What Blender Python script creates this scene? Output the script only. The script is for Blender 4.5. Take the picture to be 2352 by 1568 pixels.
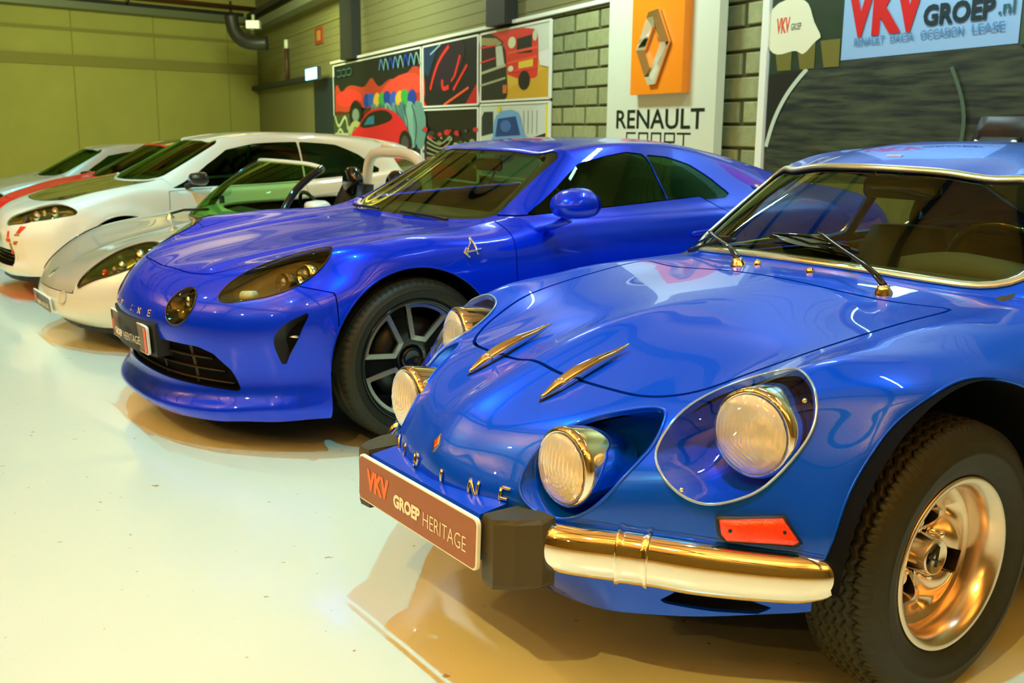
import bpy, math, random
import numpy as np
from math import sin, cos, pi, radians, sqrt, atan2
from mathutils import Vector, Matrix
from mathutils.bvhtree import BVHTree
random.seed(4)
for o in list(bpy.data.objects): bpy.data.objects.remove(o)
SC = bpy.context.scene
COL = SC.collection

# ------------------------------------------------------------------ camera, world, lights, exposure
F_PX, PITCH, ROLL, CAM_H = 2384.2, radians(11.501), radians(.582), 1.2
cd = bpy.data.cameras.new('camera'); cam = bpy.data.objects.new('camera', cd); COL.objects.link(cam)
cd.sensor_width = 36.0; cd.lens = F_PX / 2352 * 36
fw = Vector((0, cos(PITCH), -sin(PITCH))); rt = Vector((1, 0, 0)); up = rt.cross(fw)
r2 = cos(ROLL) * rt + sin(ROLL) * up; u2 = cos(ROLL) * up - sin(ROLL) * rt
cam.matrix_world = Matrix(((r2.x, u2.x, -fw.x, 0), (r2.y, u2.y, -fw.y, 0), (r2.z, u2.z, -fw.z, CAM_H), (0, 0, 0, 1)))
cd.dof.use_dof = True; cd.dof.focus_distance = 2.55; cd.dof.aperture_fstop = 7.0
cd.clip_end = 200; cd.clip_start = .05
SC.camera = cam
SC.view_settings.view_transform = 'Standard'; SC.view_settings.look = 'None'
SC.view_settings.gamma = 1.0; SC.view_settings.exposure = 0.0; SC.view_settings.use_curve_mapping = False
w = bpy.data.worlds.new('world'); SC.world = w; w.use_nodes = True
w.node_tree.nodes['Background'].inputs[0].default_value = (1.0, .72, .22, 1)
w.node_tree.nodes['Background'].inputs[1].default_value = .12

PHI = radians(34.76)
VDIR = np.array([-sin(PHI), cos(PHI)]); UDIR = np.array([cos(PHI), sin(PHI)])   # along the row of cars / towards the tails
CLASSIC_O = np.array([.5123, 2.6993]); MODERN_O = np.array([-.86, 4.6258])

# ------------------------------------------------------------------ materials
def mat(name, col, rough=.5, metal=0.0, coat=0.0, noise=None, bump=None, emit=None, trans=0.0, ior=1.45, alpha=1.0, spec=.5, coatr=.02):
    m = bpy.data.materials.new(name); m.use_nodes = True; nt = m.node_tree; b = nt.nodes['Principled BSDF']
    b.inputs['Base Color'].default_value = (*col, 1); b.inputs['Roughness'].default_value = rough
    b.inputs['Metallic'].default_value = metal; b.inputs['Coat Weight'].default_value = coat
    b.inputs['Coat Roughness'].default_value = coatr; b.inputs['IOR'].default_value = ior
    b.inputs['Transmission Weight'].default_value = trans; b.inputs['Alpha'].default_value = alpha
    b.inputs['Specular IOR Level'].default_value = spec
    tc = None
    if noise or bump:
        tc = nt.nodes.new('ShaderNodeTexCoord')
    if noise:   # (scale, amount)
        n = nt.nodes.new('ShaderNodeTexNoise'); n.inputs['Scale'].default_value = noise[0]; n.inputs['Detail'].default_value = 4
        nt.links.new(tc.outputs['Object'], n.inputs['Vector'])
        mx = nt.nodes.new('ShaderNodeMix'); mx.data_type = 'RGBA'
        a = noise[1]
        mx.inputs[6].default_value = (*[c * (1 - a) for c in col], 1); mx.inputs[7].default_value = (*[min(1, c * (1 + a)) for c in col], 1)
        nt.links.new(n.outputs['Fac'], mx.inputs[0]); nt.links.new(mx.outputs[2], b.inputs['Base Color'])
    if bump:    # (scale, strength)
        n = nt.nodes.new('ShaderNodeTexNoise'); n.inputs['Scale'].default_value = bump[0]; n.inputs['Detail'].default_value = 3
        nt.links.new(tc.outputs['Object'], n.inputs['Vector'])
        bp = nt.nodes.new('ShaderNodeBump'); bp.inputs['Strength'].default_value = bump[1]; bp.inputs['Distance'].default_value = .01
        nt.links.new(n.outputs['Fac'], bp.inputs['Height']); nt.links.new(bp.outputs[0], b.inputs['Normal'])
    if emit:
        b.inputs['Emission Color'].default_value = (*emit[0], 1); b.inputs['Emission Strength'].default_value = emit[1]
    return m

def glassmat(name, tint, refl=(.9, .9, .9), f0=1.5, dark=0.0):
    """thin pane: tinted see-through plus fresnel reflection"""
    m = bpy.data.materials.new(name); m.use_nodes = True; nt = m.node_tree; nt.nodes.clear()
    o = nt.nodes.new('ShaderNodeOutputMaterial'); t = nt.nodes.new('ShaderNodeBsdfTransparent'); g = nt.nodes.new('ShaderNodeBsdfGlossy')
    t.inputs[0].default_value = (*tint, 1); g.inputs[0].default_value = (*refl, 1); g.inputs['Roughness'].default_value = .01
    fr = nt.nodes.new('ShaderNodeFresnel'); ge = nt.nodes.new('ShaderNodeNewGeometry'); mr = nt.nodes.new('ShaderNodeMapRange'); mr.inputs[3].default_value = f0; mr.inputs[4].default_value = 1 / f0
    nt.links.new(ge.outputs['Backfacing'], mr.inputs[0]); nt.links.new(mr.outputs[0], fr.inputs[0])
    mx = nt.nodes.new('ShaderNodeMixShader'); nt.links.new(fr.outputs[0], mx.inputs[0]); nt.links.new(t.outputs[0], mx.inputs[1]); nt.links.new(g.outputs[0], mx.inputs[2])
    nt.links.new(mx.outputs[0], o.inputs[0]); return m

M = {}
M['blue_classic'] = mat('blue_metallic_paint', (.0005, .090, .92), .26, .40, .75, noise=(900, .2), spec=.08)
M['blue_modern'] = mat('deep_blue_metallic_paint', (.0008, .040, 1.0), .26, .40, .75, noise=(900, .2), spec=.08)
M['white'] = mat('white_paint', (.88, .87, .70), .35, 0, .8)
M['pearl'] = mat('pearl_white_paint', (.77, .77, .60), .35, .15, .9)
M['silver'] = mat('silver_grey_paint', (.58, .56, .42), .35, .3, .9)
M['red'] = mat('red_paint', (.90, .006, .012), .4, 0, .35, spec=.2)
M['chrome'] = mat('chrome', (.92, .88, .78), .035, 1.0)
M['chrome_soft'] = mat('brushed_chrome', (.85, .8, .62), .16, 1.0)
M['alloy'] = mat('cast_alloy', (.80, .66, .50), .24, 1.0, noise=(30, .1))
M['alloy_bright'] = mat('machined_alloy', (.75, .74, .62), .25, .9)
M['rubber'] = mat('tyre_rubber', (.020, .021, .010), .55, 0, 0, noise=(60, .3), spec=.4)
M['black'] = mat('black_plastic', (.012, .012, .009), .45, 0)
M['gloss_black'] = mat('gloss_black', (.008, .009, .008), .08, 0, .5)
M['overrider'] = mat('dark_rubber', (.055, .045, .012), .5, 0)
M['cavity'] = mat('dark_cavity', (.004, .004, .004), .9, 0, spec=.1)
M['glass'] = glassmat('window_glass', (.80, .90, .60), (.70, .80, .46), f0=1.62)
M['glass_dark'] = glassmat('tinted_window_glass', (.12, .25, .12), (.3, .6, .3), f0=1.5)
M['glass_green'] = glassmat('green_window_glass', (.40, .74, .30), (.25, .45, .16), f0=1.35)
M['clear'] = glassmat('clear_cover', (.93, .96, .95), f0=1.42)
M['amber'] = mat('orange_red_lens', (.95, .045, .008), .18, 0, 1.0, bump=(260, .25))
M['plate_brown'] = mat('brown_plate', (.28, .095, .012), .42, 0, .2)
M['plate_dark'] = mat('dark_plate', (.06, .05, .02), .4, 0, .2)
M['orange_ink'] = mat('orange_lettering', (.90, .19, .05), .5)
M['white_ink'] = mat('white_lettering', (.85, .87, .74), .5)
M['interior'] = mat('dark_interior', (.05, .05, .022), .7)
M['glass_lamp'] = glassmat('lamp_cover_glass', (.75, .80, .62), (.6, .65, .4), f0=1.45)
M['lamp_grey'] = mat('lamp_housing_grey', (.06, .065, .035), .3, .3)
M['clear_bulb'] = mat('projector_glass', (.5, .5, .42), .05, .8)
M['plate_dark2'] = mat('olive_brown_plate', (.13, .085, .02), .4, 0, .2)
M['lamp_olive'] = mat('olive_lamp_bowl', (.16, .20, .05), .15, .5)
M['silver2'] = mat('pale_silver_paint', (.64, .60, .44), .35, .2, .9)
M['rim_edge'] = mat('clear_rim_edge', (.35, .55, .80), .12, .6, .5)
M['trim_metal'] = mat('pale_trim_metal', (.74, .78, .52), .22, .75)
M['steel_dark'] = mat('dark_disc_metal', (.05, .055, .05), .35, .8)

# ------------------------------------------------------------------ object helpers
def link(o, parent=None):
    COL.objects.link(o)
    if parent is not None: o.parent = parent
    return o
def mobj(name, V, F, m, parent=None, smooth=True, mats=None, fidx=None):
    me = bpy.data.meshes.new(name); me.from_pydata([tuple(map(float, v)) for v in V], [], [tuple(int(i) for i in f) for f in F])
    for mm in (mats or [m]): me.materials.append(mm)
    if fidx is not None: me.polygons.foreach_set('material_index', fidx)
    if smooth: me.polygons.foreach_set('use_smooth', [True] * len(me.polygons))
    me.update(); o = bpy.data.objects.new(name, me); link(o, parent); return o
def tag(o, label=None, cat=None, group=None, kind=None):
    if label: o['label'] = label
    if cat: o['category'] = cat
    if group: o['group'] = group
    if kind: o['kind'] = kind
    return o
def thing(name, label, cat, loc=(0, 0, 0), rz=0, group=None):
    o = bpy.data.objects.new(name, None); link(o); o.location = loc; o.rotation_euler = (0, 0, rz); o.empty_display_size = .1
    return tag(o, label, cat, group)
class MB:
    """collects primitive shapes into one mesh"""
    def __init__(s): s.V = []; s.F = []
    def add(s, V, F):
        n = len(s.V); s.V += [tuple(map(float, v)) for v in V]; s.F += [tuple(int(i) + n for i in f) for f in F]; return s
    def box(s, c, d, R=None, taper=1.0, bev=0.0):
        x, y, z = [k / 2 for k in d]; V = []
        if bev <= 0:
            for sz in (-1, 1):
                t = taper if sz > 0 else 1
                for sx, sy in ((-1, -1), (1, -1), (1, 1), (-1, 1)): V.append((sx * x * t, sy * y * t, sz * z))
            F = [(3, 2, 1, 0), (4, 5, 6, 7), (0, 1, 5, 4), (1, 2, 6, 5), (2, 3, 7, 6), (3, 0, 4, 7)]
        else:
            lv = [(-z, bev), (-z + bev, 0), (z - bev, 0), (z, bev)]
            for zz, b in lv:
                for sx, sy in ((-1, -1), (1, -1), (1, 1), (-1, 1)):
                    # chamfered corner: two points
                    a = (sx * (x - b), sy * (y - b - bev)); c2 = (sx * (x - b - bev), sy * (y - b))
                    V += [(a[0], a[1], zz), (c2[0], c2[1], zz)] if sx * sy > 0 else [(c2[0], c2[1], zz), (a[0], a[1], zz)]
            F = []
            for k in range(3):
                for i in range(8): F.append((8 * k + i, 8 * k + (i + 1) % 8, 8 * k + 8 + (i + 1) % 8, 8 * k + 8 + i))
            F += [tuple(range(7, -1, -1)), tuple(range(24, 32))]
        V = np.array(V)
        if R is not None: V = V @ np.array(R).T
        return s.add(V + np.array(c), F)
    def tube(s, pts, r, n=10, closed=False, cap=True, flat=None, up=None):
        """tube along pts; r scalar or list; flat=(a,b) elliptical section scale (a along side, b along up)"""
        P = np.array(pts, float); m = len(P); rr = np.broadcast_to(np.array(r, float), (m,))
        T = np.roll(P, -1, 0) - np.roll(P, 1, 0)
        if not closed: T[0] = P[1] - P[0]; T[-1] = P[-1] - P[-2]
        T /= np.linalg.norm(T, axis=1)[:, None] + 1e-12
        N = np.array(up if up is not None else ((0, 0, 1) if abs(T[0][2]) < .9 else (1, 0, 0)), float); V = []
        for i in range(m):
            if up is not None and np.ndim(up) == 2: N = np.array(up[i], float)
            elif up is not None: N = np.array(up, float)
            N = N - T[i] * (N @ T[i]); N /= np.linalg.norm(N) + 1e-12; B = np.cross(T[i], N)
            a, b = flat if flat else (1, 1)
            for k in range(n):
                th = 2 * pi * k / n; V.append(P[i] + rr[i] * (a * cos(th) * B + b * sin(th) * N))
        F = []
        for i in range(m if closed else m - 1):
            j = (i + 1) % m
            for k in range(n): F.append((i * n + k, i * n + (k + 1) % n, j * n + (k + 1) % n, j * n + k))
        if cap and not closed: F += [tuple(range(n - 1, -1, -1)), tuple((m - 1) * n + k for k in range(n))]
        return s.add(V, F)
    def loft(s, rings, closed=True, cap0=False, cap1=False):
        n = len(rings[0]); V = [p for r in rings for p in r]; F = []
        for i in range(len(rings) - 1):
            for k in range(n if closed else n - 1): F.append((i * n + k, i * n + (k + 1) % n, (i + 1) * n + (k + 1) % n, (i + 1) * n + k))
        if cap0: F.append(tuple(range(n - 1, -1, -1)))
        if cap1: F.append(tuple((len(rings) - 1) * n + k for k in range(n)))
        return s.add(V, F)
    def lathe(s, prof, c=(0, 0, 0), axis=(0, 1, 0), n=48, cap=False, xdir=None):
        """prof list of (radius, along)"""
        A = np.array(axis, float); A /= np.linalg.norm(A)
        X = np.array(xdir if xdir is not None else ((1, 0, 0) if abs(A[0]) < .9 else (0, 1, 0)), float); X -= A * (X @ A); X /= np.linalg.norm(X); Y = np.cross(A, X)
        rings = [[np.array(c) + A * h + r * (cos(2 * pi * k / n) * X + sin(2 * pi * k / n) * Y) for k in range(n)] for r, h in prof]
        return s.loft(rings, True, cap, cap)
    def prism(s, poly, O, X, Y, N, d0, d1):
        """2D polygon extruded from d0 to d1 along N"""
        O, X, Y, N = map(lambda a: np.array(a, float), (O, X, Y, N))
        a = [O + p[0] * X + p[1] * Y + d0 * N for p in poly]; b = [O + p[0] * X + p[1] * Y + d1 * N for p in poly]
        return s.loft([a, b], True, True, True)
    def sphere(s, c, r, n=16, sc=(1, 1, 1)):
        V = []; F = []; h = n // 2
        for i in range(h + 1):
            t = pi * i / h
            for k in range(n): V.append((c[0] + r * sc[0] * sin(t) * cos(2 * pi * k / n), c[1] + r * sc[1] * sin(t) * sin(2 * pi * k / n), c[2] + r * sc[2] * cos(t)))
        for i in range(h):
            for k in range(n): F.append((i * n + k, (i + 1) * n + k, (i + 1) * n + (k + 1) % n, i * n + (k + 1) % n))
        return s.add(V, F)
    def build(s, name, m, parent=None, smooth=False):
        o = mobj(name, s.V, s.F, m, parent, smooth)
        if smooth == 'auto':
            me = o.data
            for e in me.edges: pass
        return o
def autosmooth(o, ang=35):
    """smooth shading, sharp where faces meet at more than ang degrees"""
    me = o.data; me.polygons.foreach_set('use_smooth', [True] * len(me.polygons))
    ed = {}
    for p in me.polygons:
        for k in p.edge_keys: ed.setdefault(k, []).append(p.normal.copy())
    ca = cos(radians(ang)); sh = [False] * len(me.edges)
    for i, e in enumerate(me.edges):
        ns = ed.get(e.key, [])
        if len(ns) == 2 and ns[0].dot(ns[1]) < ca: sh[i] = True
    at = me.attributes.get('sharp_edge') or me.attributes.new('sharp_edge', 'BOOLEAN', 'EDGE')
    at.data.foreach_set('value', sh); return o

# ------------------------------------------------------------------ smooth surfaces from a grid of points
def spl(t, T):
    """matrix taking knot values at t to natural cubic spline values at T"""
    n = len(t); t = np.array(t, float); T = np.array(T, float)
    if n == 2:
        a = (T - t[0]) / (t[1] - t[0]); return np.stack([1 - a, a], 1)
    h = np.diff(t); A = np.eye(n); B = np.zeros((n, n))
    for i in range(1, n - 1):
        A[i, i - 1] = h[i - 1]; A[i, i] = 2 * (h[i - 1] + h[i]); A[i, i + 1] = h[i]
        B[i, i - 1] = 6 / h[i - 1]; B[i, i] = -6 / h[i - 1] - 6 / h[i]; B[i, i + 1] = 6 / h[i]
    S = np.linalg.solve(A, B)
    i = np.clip(np.searchsorted(t, T, side='right') - 1, 0, n - 2)
    a = (t[i + 1] - T) / h[i]; b = (T - t[i]) / h[i]; I = np.eye(n)
    return a[:, None] * I[i] + b[:, None] * I[i + 1] + ((a**3 - a) * h[i]**2 / 6)[:, None] * S[i] + ((b**3 - b) * h[i]**2 / 6)[:, None] * S[i + 1]

def smoothstep(a, b, x):
    t = np.clip((x - a) / (b - a), 0, 1); return t * t * (3 - 2 * t)

class Surf:
    """symmetric body surface: P[row][col] for y>=0, column 0 on the centre line; knots are row and column numbers"""
    def __init__(s, P, creases=(), res=.012, disp=None):
        P = np.array(P, float); s.nr, s.nc = P.shape[:2]
        Q = P[:, 1:][:, ::-1] * np.array([1, -1, 1]); s.P = np.concatenate([Q, P], 1)   # right side, then left
        s.vk = np.arange(-(s.nc - 1), s.nc)
        d = np.linalg.norm(np.diff(s.P, axis=0), axis=2).mean(1) + .01; s.tu = np.concatenate([[0], np.cumsum(d)])
        d = np.linalg.norm(np.diff(s.P, axis=1), axis=2).mean(0) + .01; s.tv = np.concatenate([[0], np.cumsum(d)])
        s.cr = [0] + list(creases) + [s.nr - 1]
        us = []
        for i in range(s.nr - 1):
            k = max(2, int(np.ceil((s.tu[i + 1] - s.tu[i]) / res))); us += list(i + np.arange(k) / k)
        us.append(s.nr - 1)
        vs = []
        for i in range(2 * s.nc - 2):
            k = max(2, int(np.ceil((s.tv[i + 1] - s.tv[i]) / res))); vs += list(s.vk[i] + np.arange(k) / k)
        vs.append(s.nc - 1)
        s.us, s.vs = np.array(us), np.array(vs); s.disp = disp
        G = np.einsum('ui,ijk,vj->uvk', s.Wu(s.us), s.P, s.Wv(s.vs))
        if disp is not None: G = disp(G.reshape(-1, 3)).reshape(G.shape)
        nu, nv = len(us), len(vs); s.G = G
        U, Vv = np.meshgrid(s.us, s.vs, indexing='ij')
        idx = np.arange(nu * nv).reshape(nu, nv)
        a, b, c, d = idx[:-1, :-1].ravel(), idx[1:, :-1].ravel(), idx[1:, 1:].ravel(), idx[:-1, 1:].ravel()
        F = np.concatenate([np.stack([a, b, c], 1), np.stack([a, c, d], 1)]); X = G.reshape(-1, 3)
        n = np.cross(X[F[:, 1]] - X[F[:, 0]], X[F[:, 2]] - X[F[:, 0]]); cen = X.mean(0)
        if (n * (X[F].mean(1) - cen)).sum() < 0: F = F[:, ::-1]
        s.X, s.F = X, F; s.uv = np.stack([U.ravel(), Vv.ravel()], 1)
        n = np.cross(X[F[:, 1]] - X[F[:, 0]], X[F[:, 2]] - X[F[:, 0]]); N = np.zeros_like(X)
        for k in range(3): np.add.at(N, F[:, k], n)
        s.N = N / (np.linalg.norm(N, axis=1)[:, None] + 1e-12)
        s.bvh = BVHTree.FromPolygons([tuple(p) for p in X.tolist()], F.tolist())
    def Wu(s, u):
        u = np.atleast_1d(np.array(u, float)); W = np.zeros((len(u), s.nr)); t = np.interp(u, range(s.nr), s.tu)
        for a, b in zip(s.cr[:-1], s.cr[1:]):
            m = (u >= a) & (u <= b) if b == s.nr - 1 else (u >= a) & (u < b)
            if m.any(): W[m] = 0; W[np.ix_(m, range(a, b + 1))] = spl(s.tu[a:b + 1], t[m])
        return W
    def Wv(s, v):
        v = np.atleast_1d(np.array(v, float)); return spl(s.tv, np.interp(v, s.vk, s.tv))
    def at(s, u, v, off=0.0):
        """points on the surface at row u, column v (arrays)"""
        u = np.atleast_1d(np.array(u, float)); v = np.broadcast_to(np.array(v, float), u.shape)
        f = lambda u, v: (s.disp or (lambda q: q))(np.einsum('ni,ijk,nj->nk', s.Wu(u), s.P, s.Wv(v)))
        p = f(u, v)
        if off:
            out = []
            for q in p:
                h = s.bvh.find_nearest(Vector(q)); out.append(q + off * np.array(h[1]))
            p = np.array(out)
        return p
    def near(s, p, off=0.0):
        h = s.bvh.find_nearest(Vector(p)); return np.array(h[0]) + off * np.array(h[1]), np.array(h[1])
    def cast(s, o, d, off=0.0):
        h = s.bvh.ray_cast(Vector(o), Vector(d).normalized())
        if h[0] is None: return s.near(o, off)
        n = np.array(h[1]); 
        if n @ np.array(d) > 0: n = -n
        return np.array(h[0]) + off * n, n

class Piece:
    def __init__(s, X, F, uv, N): s.X, s.F, s.uv, s.N = X, F, uv, N
    @staticmethod
    def of(S): return Piece(S.X, S.F, S.uv, S.N)
    def clip(s, fn):
        """keeps where fn(X, uv) > 0"""
        f = fn(s.X, s.uv); f = np.where(np.abs(f) < 1e-7, 1e-7, f); pos = f > 0; c = pos[s.F].sum(1)
        keep = s.F[c == 3]; X, uv, N = [s.X], [s.uv], [s.N]; nb = len(s.X); ek = {}; newF = []
        crossing = s.F[(c == 1) | (c == 2)]
        def cut(a, b):
            nonlocal nb
            k = (a, b) if a < b else (b, a)
            if k not in ek:
                t = f[k[0]] / (f[k[0]] - f[k[1]]); ek[k] = nb; nb += 1
                newp.append((k[0], k[1], t))
            return ek[k]
        newp = []
        for tri in crossing.tolist():
            p = [i for i in range(3) if pos[tri[i]]]
            if len(p) == 1:
                i = p[0]; a, b, c2 = tri[i], tri[(i + 1) % 3], tri[(i + 2) % 3]
                newF.append((a, cut(a, b), cut(a, c2)))
            else:
                i = [k for k in range(3) if k not in p][0]; a, b, c2 = tri[i], tri[(i + 1) % 3], tri[(i + 2) % 3]
                ab, ac = cut(a, b), cut(a, c2); newF += [(ab, b, c2), (ab, c2, ac)]
        if newp:
            A = np.array([q[0] for q in newp]); B = np.array([q[1] for q in newp]); t = np.array([q[2] for q in newp])[:, None]
            X = np.concatenate([s.X, s.X[A] * (1 - t) + s.X[B] * t]); uv = np.concatenate([s.uv, s.uv[A] * (1 - t) + s.uv[B] * t])
            N = np.concatenate([s.N, s.N[A] * (1 - t) + s.N[B] * t]); F = np.concatenate([keep, np.array(newF)]) if newF else keep
        else: X, uv, N, F = s.X, s.uv, s.N, keep
        used = np.unique(F); mp = np.full(len(X), -1); mp[used] = np.arange(len(used))
        return Piece(X[used], mp[F], uv[used], N[used])
    def offset(s, d): return Piece(s.X + s.N * d, s.F, s.uv, s.N)
    def build(s, name, m, parent, rim=0.0, mats=None):
        """rim: turns the open edges inward by that much so that the panel shows thickness"""
        X, F, N = s.X, s.F, s.N / (np.linalg.norm(s.N, axis=1)[:, None] + 1e-12)
        nf = len(F); XX = X; FF = F.tolist(); NN = N
        if rim:
            e = np.concatenate([F[:, [0, 1]], F[:, [1, 2]], F[:, [2, 0]]]); key = np.sort(e, 1); K = key[:, 0].astype(np.int64) * len(X) + key[:, 1]
            _, inv, cnt = np.unique(K, return_inverse=True, return_counts=True); be = e[cnt[inv] == 1]
            bv = np.unique(be); mp = {int(v): len(X) + i for i, v in enumerate(bv)}; mt = {int(v): len(X) + len(bv) + i for i, v in enumerate(bv)}
            XX = np.concatenate([X, X[bv], X[bv] - N[bv] * rim])
            FF += [(mp[int(b)], mp[int(a)], mt[int(a)], mt[int(b)]) for a, b in be]
        o = mobj(name, XX, FF, m, parent, True, mats)
        try:
            me = o.data; nn = np.zeros((len(XX), 3)); nn[:len(N)] = N
            if rim:
                # side walls keep their own face normals
                nrm = [(0.0, 0.0, 0.0)] * len(XX); 
                for i in range(len(N)): nrm[i] = tuple(N[i])
                me.normals_split_custom_set_from_vertices(nrm)
            else: me.normals_split_custom_set_from_vertices([tuple(v) for v in nn])
        except Exception as ex: print('normals', ex)
        return o

def polysd(p, poly):
    """signed distance (positive inside) of 2D points to a closed polygon"""
    poly = np.array(poly, float); d = np.full(len(p), 1e9); ins = np.zeros(len(p), bool); n = len(poly)
    for i in range(n):
        a, b = poly[i], poly[(i + 1) % n]; e = b - a; wv = p - a; t = np.clip((wv @ e) / (e @ e + 1e-15), 0, 1)
        q = wv - t[:, None] * e; d = np.minimum(d, (q * q).sum(1))
        cnd = ((a[1] > p[:, 1]) != (b[1] > p[:, 1]))
        with np.errstate(divide='ignore', invalid='ignore'): xx = (b[0] - a[0]) * (p[:, 1] - a[1]) / (b[1] - a[1] + 1e-15) + a[0]
        ins ^= cnd & (p[:, 0] < xx)
    return np.where(ins, 1, -1) * np.sqrt(d)
def linesd(p, line):
    """distance of 2D points to an open polyline"""
    line = np.array(line, float); d = np.full(len(p), 1e9)
    for a, b in zip(line[:-1], line[1:]):
        e = b - a; wv = p - a; t = np.clip((wv @ e) / (e @ e + 1e-15), 0, 1); q = wv - t[:, None] * e; d = np.minimum(d, (q * q).sum(1))
    return np.sqrt(d)
def smooth2(pts, n=8, closed=True):
    """smooth curve through points (any dimension)"""
    P = np.array(pts, float); m = len(P)
    if closed: Q = np.concatenate([P[-4:], P, P[:4]]) if m >= 4 else np.concatenate([P, P, P])
    else: Q = P
    d = np.concatenate([[0], np.cumsum(np.sqrt(np.linalg.norm(np.diff(Q, axis=0), axis=1) + 1e-9))])
    off = 4 if closed and m >= 4 else (m if closed else 0)
    T = []
    for i in range(m if closed else m - 1): T += list(d[off + i] + (d[off + i + 1] - d[off + i]) * np.arange(n) / n)
    if not closed: T.append(d[-1])
    return spl(d, T) @ Q
def frame(n, upv=(0, 0, 1)):
    n = np.array(n, float); n /= np.linalg.norm(n); x = np.cross(upv, n); x /= np.linalg.norm(x); y = np.cross(n, x); return x, y, n
class Outline:
    """closed 3D outline, with its own plane; cuts the surface near it"""
    def __init__(s, pts, smooth=6, depth=.12):
        P = np.array(pts, float); P = smooth2(P, smooth) if smooth else P; s.c = P.mean(0); u, sv, vt = np.linalg.svd(P - s.c); s.x, s.y, s.n = vt
        s.P3 = P; s.P = np.stack([(P - s.c) @ s.x, (P - s.c) @ s.y], 1); s.depth = depth
    def sd(s, X):
        q = X - s.c; d = polysd(np.stack([q @ s.x, q @ s.y], 1), s.P); return np.where(np.abs(q @ s.n) < s.depth, d, -1.0)
    def mirror(s):
        o = Outline.__new__(Outline); m = np.array([1, -1, 1]); o.c, o.x, o.y, o.n = s.c * m, s.x * m, s.y * m, s.n * m; o.P, o.depth, o.P3 = s.P, s.depth, s.P3 * m; return o

FONTM = {}
def text_mesh(body, size=1.0, bold=0.0, depth=0.0, space=1.0, xs=1.0, shear=0.0):
    """vertices / faces of lettering centred on the origin in the xy plane"""
    cu = bpy.data.curves.new('lettering', 'FONT'); cu.body = body; cu.size = size; cu.offset = bold; cu.extrude = depth; cu.space_character = space
    cu.resolution_u = 3; cu.shear = shear
    ob = bpy.data.objects.new('lettering', cu); COL.objects.link(ob); dg = bpy.context.evaluated_depsgraph_get(); me = bpy.data.meshes.new_from_object(ob.evaluated_get(dg))
    V = np.array([v.co[:] for v in me.vertices]) if len(me.vertices) else np.zeros((0, 3)); F = [tuple(p.vertices) for p in me.polygons]
    bpy.data.objects.remove(ob); bpy.data.curves.remove(cu); bpy.data.meshes.remove(me)
    V[:, 0] -= (V[:, 0].min() + V[:, 0].max()) / 2; V[:, 1] -= (V[:, 1].min() + V[:, 1].max()) / 2; V[:, 0] *= xs
    return V, F
def text_on(mb, body, O, X, Y, h, width=None, bold=0.0, depth=.001, **k):
    """adds lettering of cap height h (and given overall width) to a MB on the plane O, X, Y"""
    V, F = text_mesh(body, 1.0, bold, 0, **k); hh = V[:, 1].max() - V[:, 1].min(); ww = V[:, 0].max() - V[:, 0].min(); sy = h / hh; sx = (width / ww) if width else sy
    O, X, Y = map(lambda a: np.array(a, float), (O, X, Y)); N = np.cross(X, Y); N /= np.linalg.norm(N)
    mb.add([O + v[0] * sx * X + v[1] * sy * Y + N * depth for v in V], F); return mb
# ------------------------------------------------------------------ lights: two rows of ceiling spots, plus unseen fills added for ceiling and walls
def loc2w(L, o):
    c, s = cos(PHI), sin(PHI); L = np.atleast_2d(np.array(L, float))
    return np.stack([o[0] - c * L[:, 0] + s * L[:, 1], o[1] - s * L[:, 0] - c * L[:, 1], L[:, 2]], -1)
def spot(p, target, power, col, cone, blend=.4, rad=.035):
    l = bpy.data.lights.new('spot_light', 'SPOT'); l.energy = power; l.color = col; l.spot_size = radians(cone); l.spot_blend = blend; l.shadow_soft_size = rad
    o = bpy.data.objects.new('spot_light', l); COL.objects.link(o); o.location = p; d = Vector(target) - Vector(p); o.rotation_euler = d.to_track_quat('-Z', 'Y').to_euler(); return o
CY = (.05, .85, 1.22); YE = (1.0, .62, .10)
LAMPS = []
M['lamp_face'] = mat('lamp_face', (1, 1, 1), .5, emit=((1.0, .95, .8), 90.0))
for k in (-1, 0, 1, 2, 3, 4):
    base = CLASSIC_O + VDIR * 2.365 * k
    p = loc2w([.9, .60, 4.3], base)[0]; q = loc2w([.7, .45, 0], base)[0]
    if k >= 0: spot(p, q, 320, CY, 84, .8); LAMPS.append((p, q))
    p = loc2w([4.0 if k < 1 else 4.8, -.1, 4.3], base)[0]; q = loc2w([.6, 0, .3] if k != -1 else [0, -1.0, .2], base)[0]; spot(p, q, (150 if k < 1 else 190) if k != -1 else 400, YE, 62, .8); LAMPS.append((p, q))
    p = loc2w([9.0, 1.0, 4.3], base)[0]; q = loc2w([.3, .2, .1], base)[0]; spot(p, q, 210, (1.0, .50, .06), 34, .9); LAMPS.append((p, q))
def area(p, target, power, col, sx, sy):
    l = bpy.data.lights.new('fill_light', 'AREA'); l.energy = power; l.color = col; l.shape = 'RECTANGLE'; l.size = sx; l.size_y = sy
    o = bpy.data.objects.new('fill_light', l); COL.objects.link(o); o.location = p; d = Vector(target) - Vector(p); o.rotation_euler = d.to_track_quat('-Z', 'Y').to_euler(); return o

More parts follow.
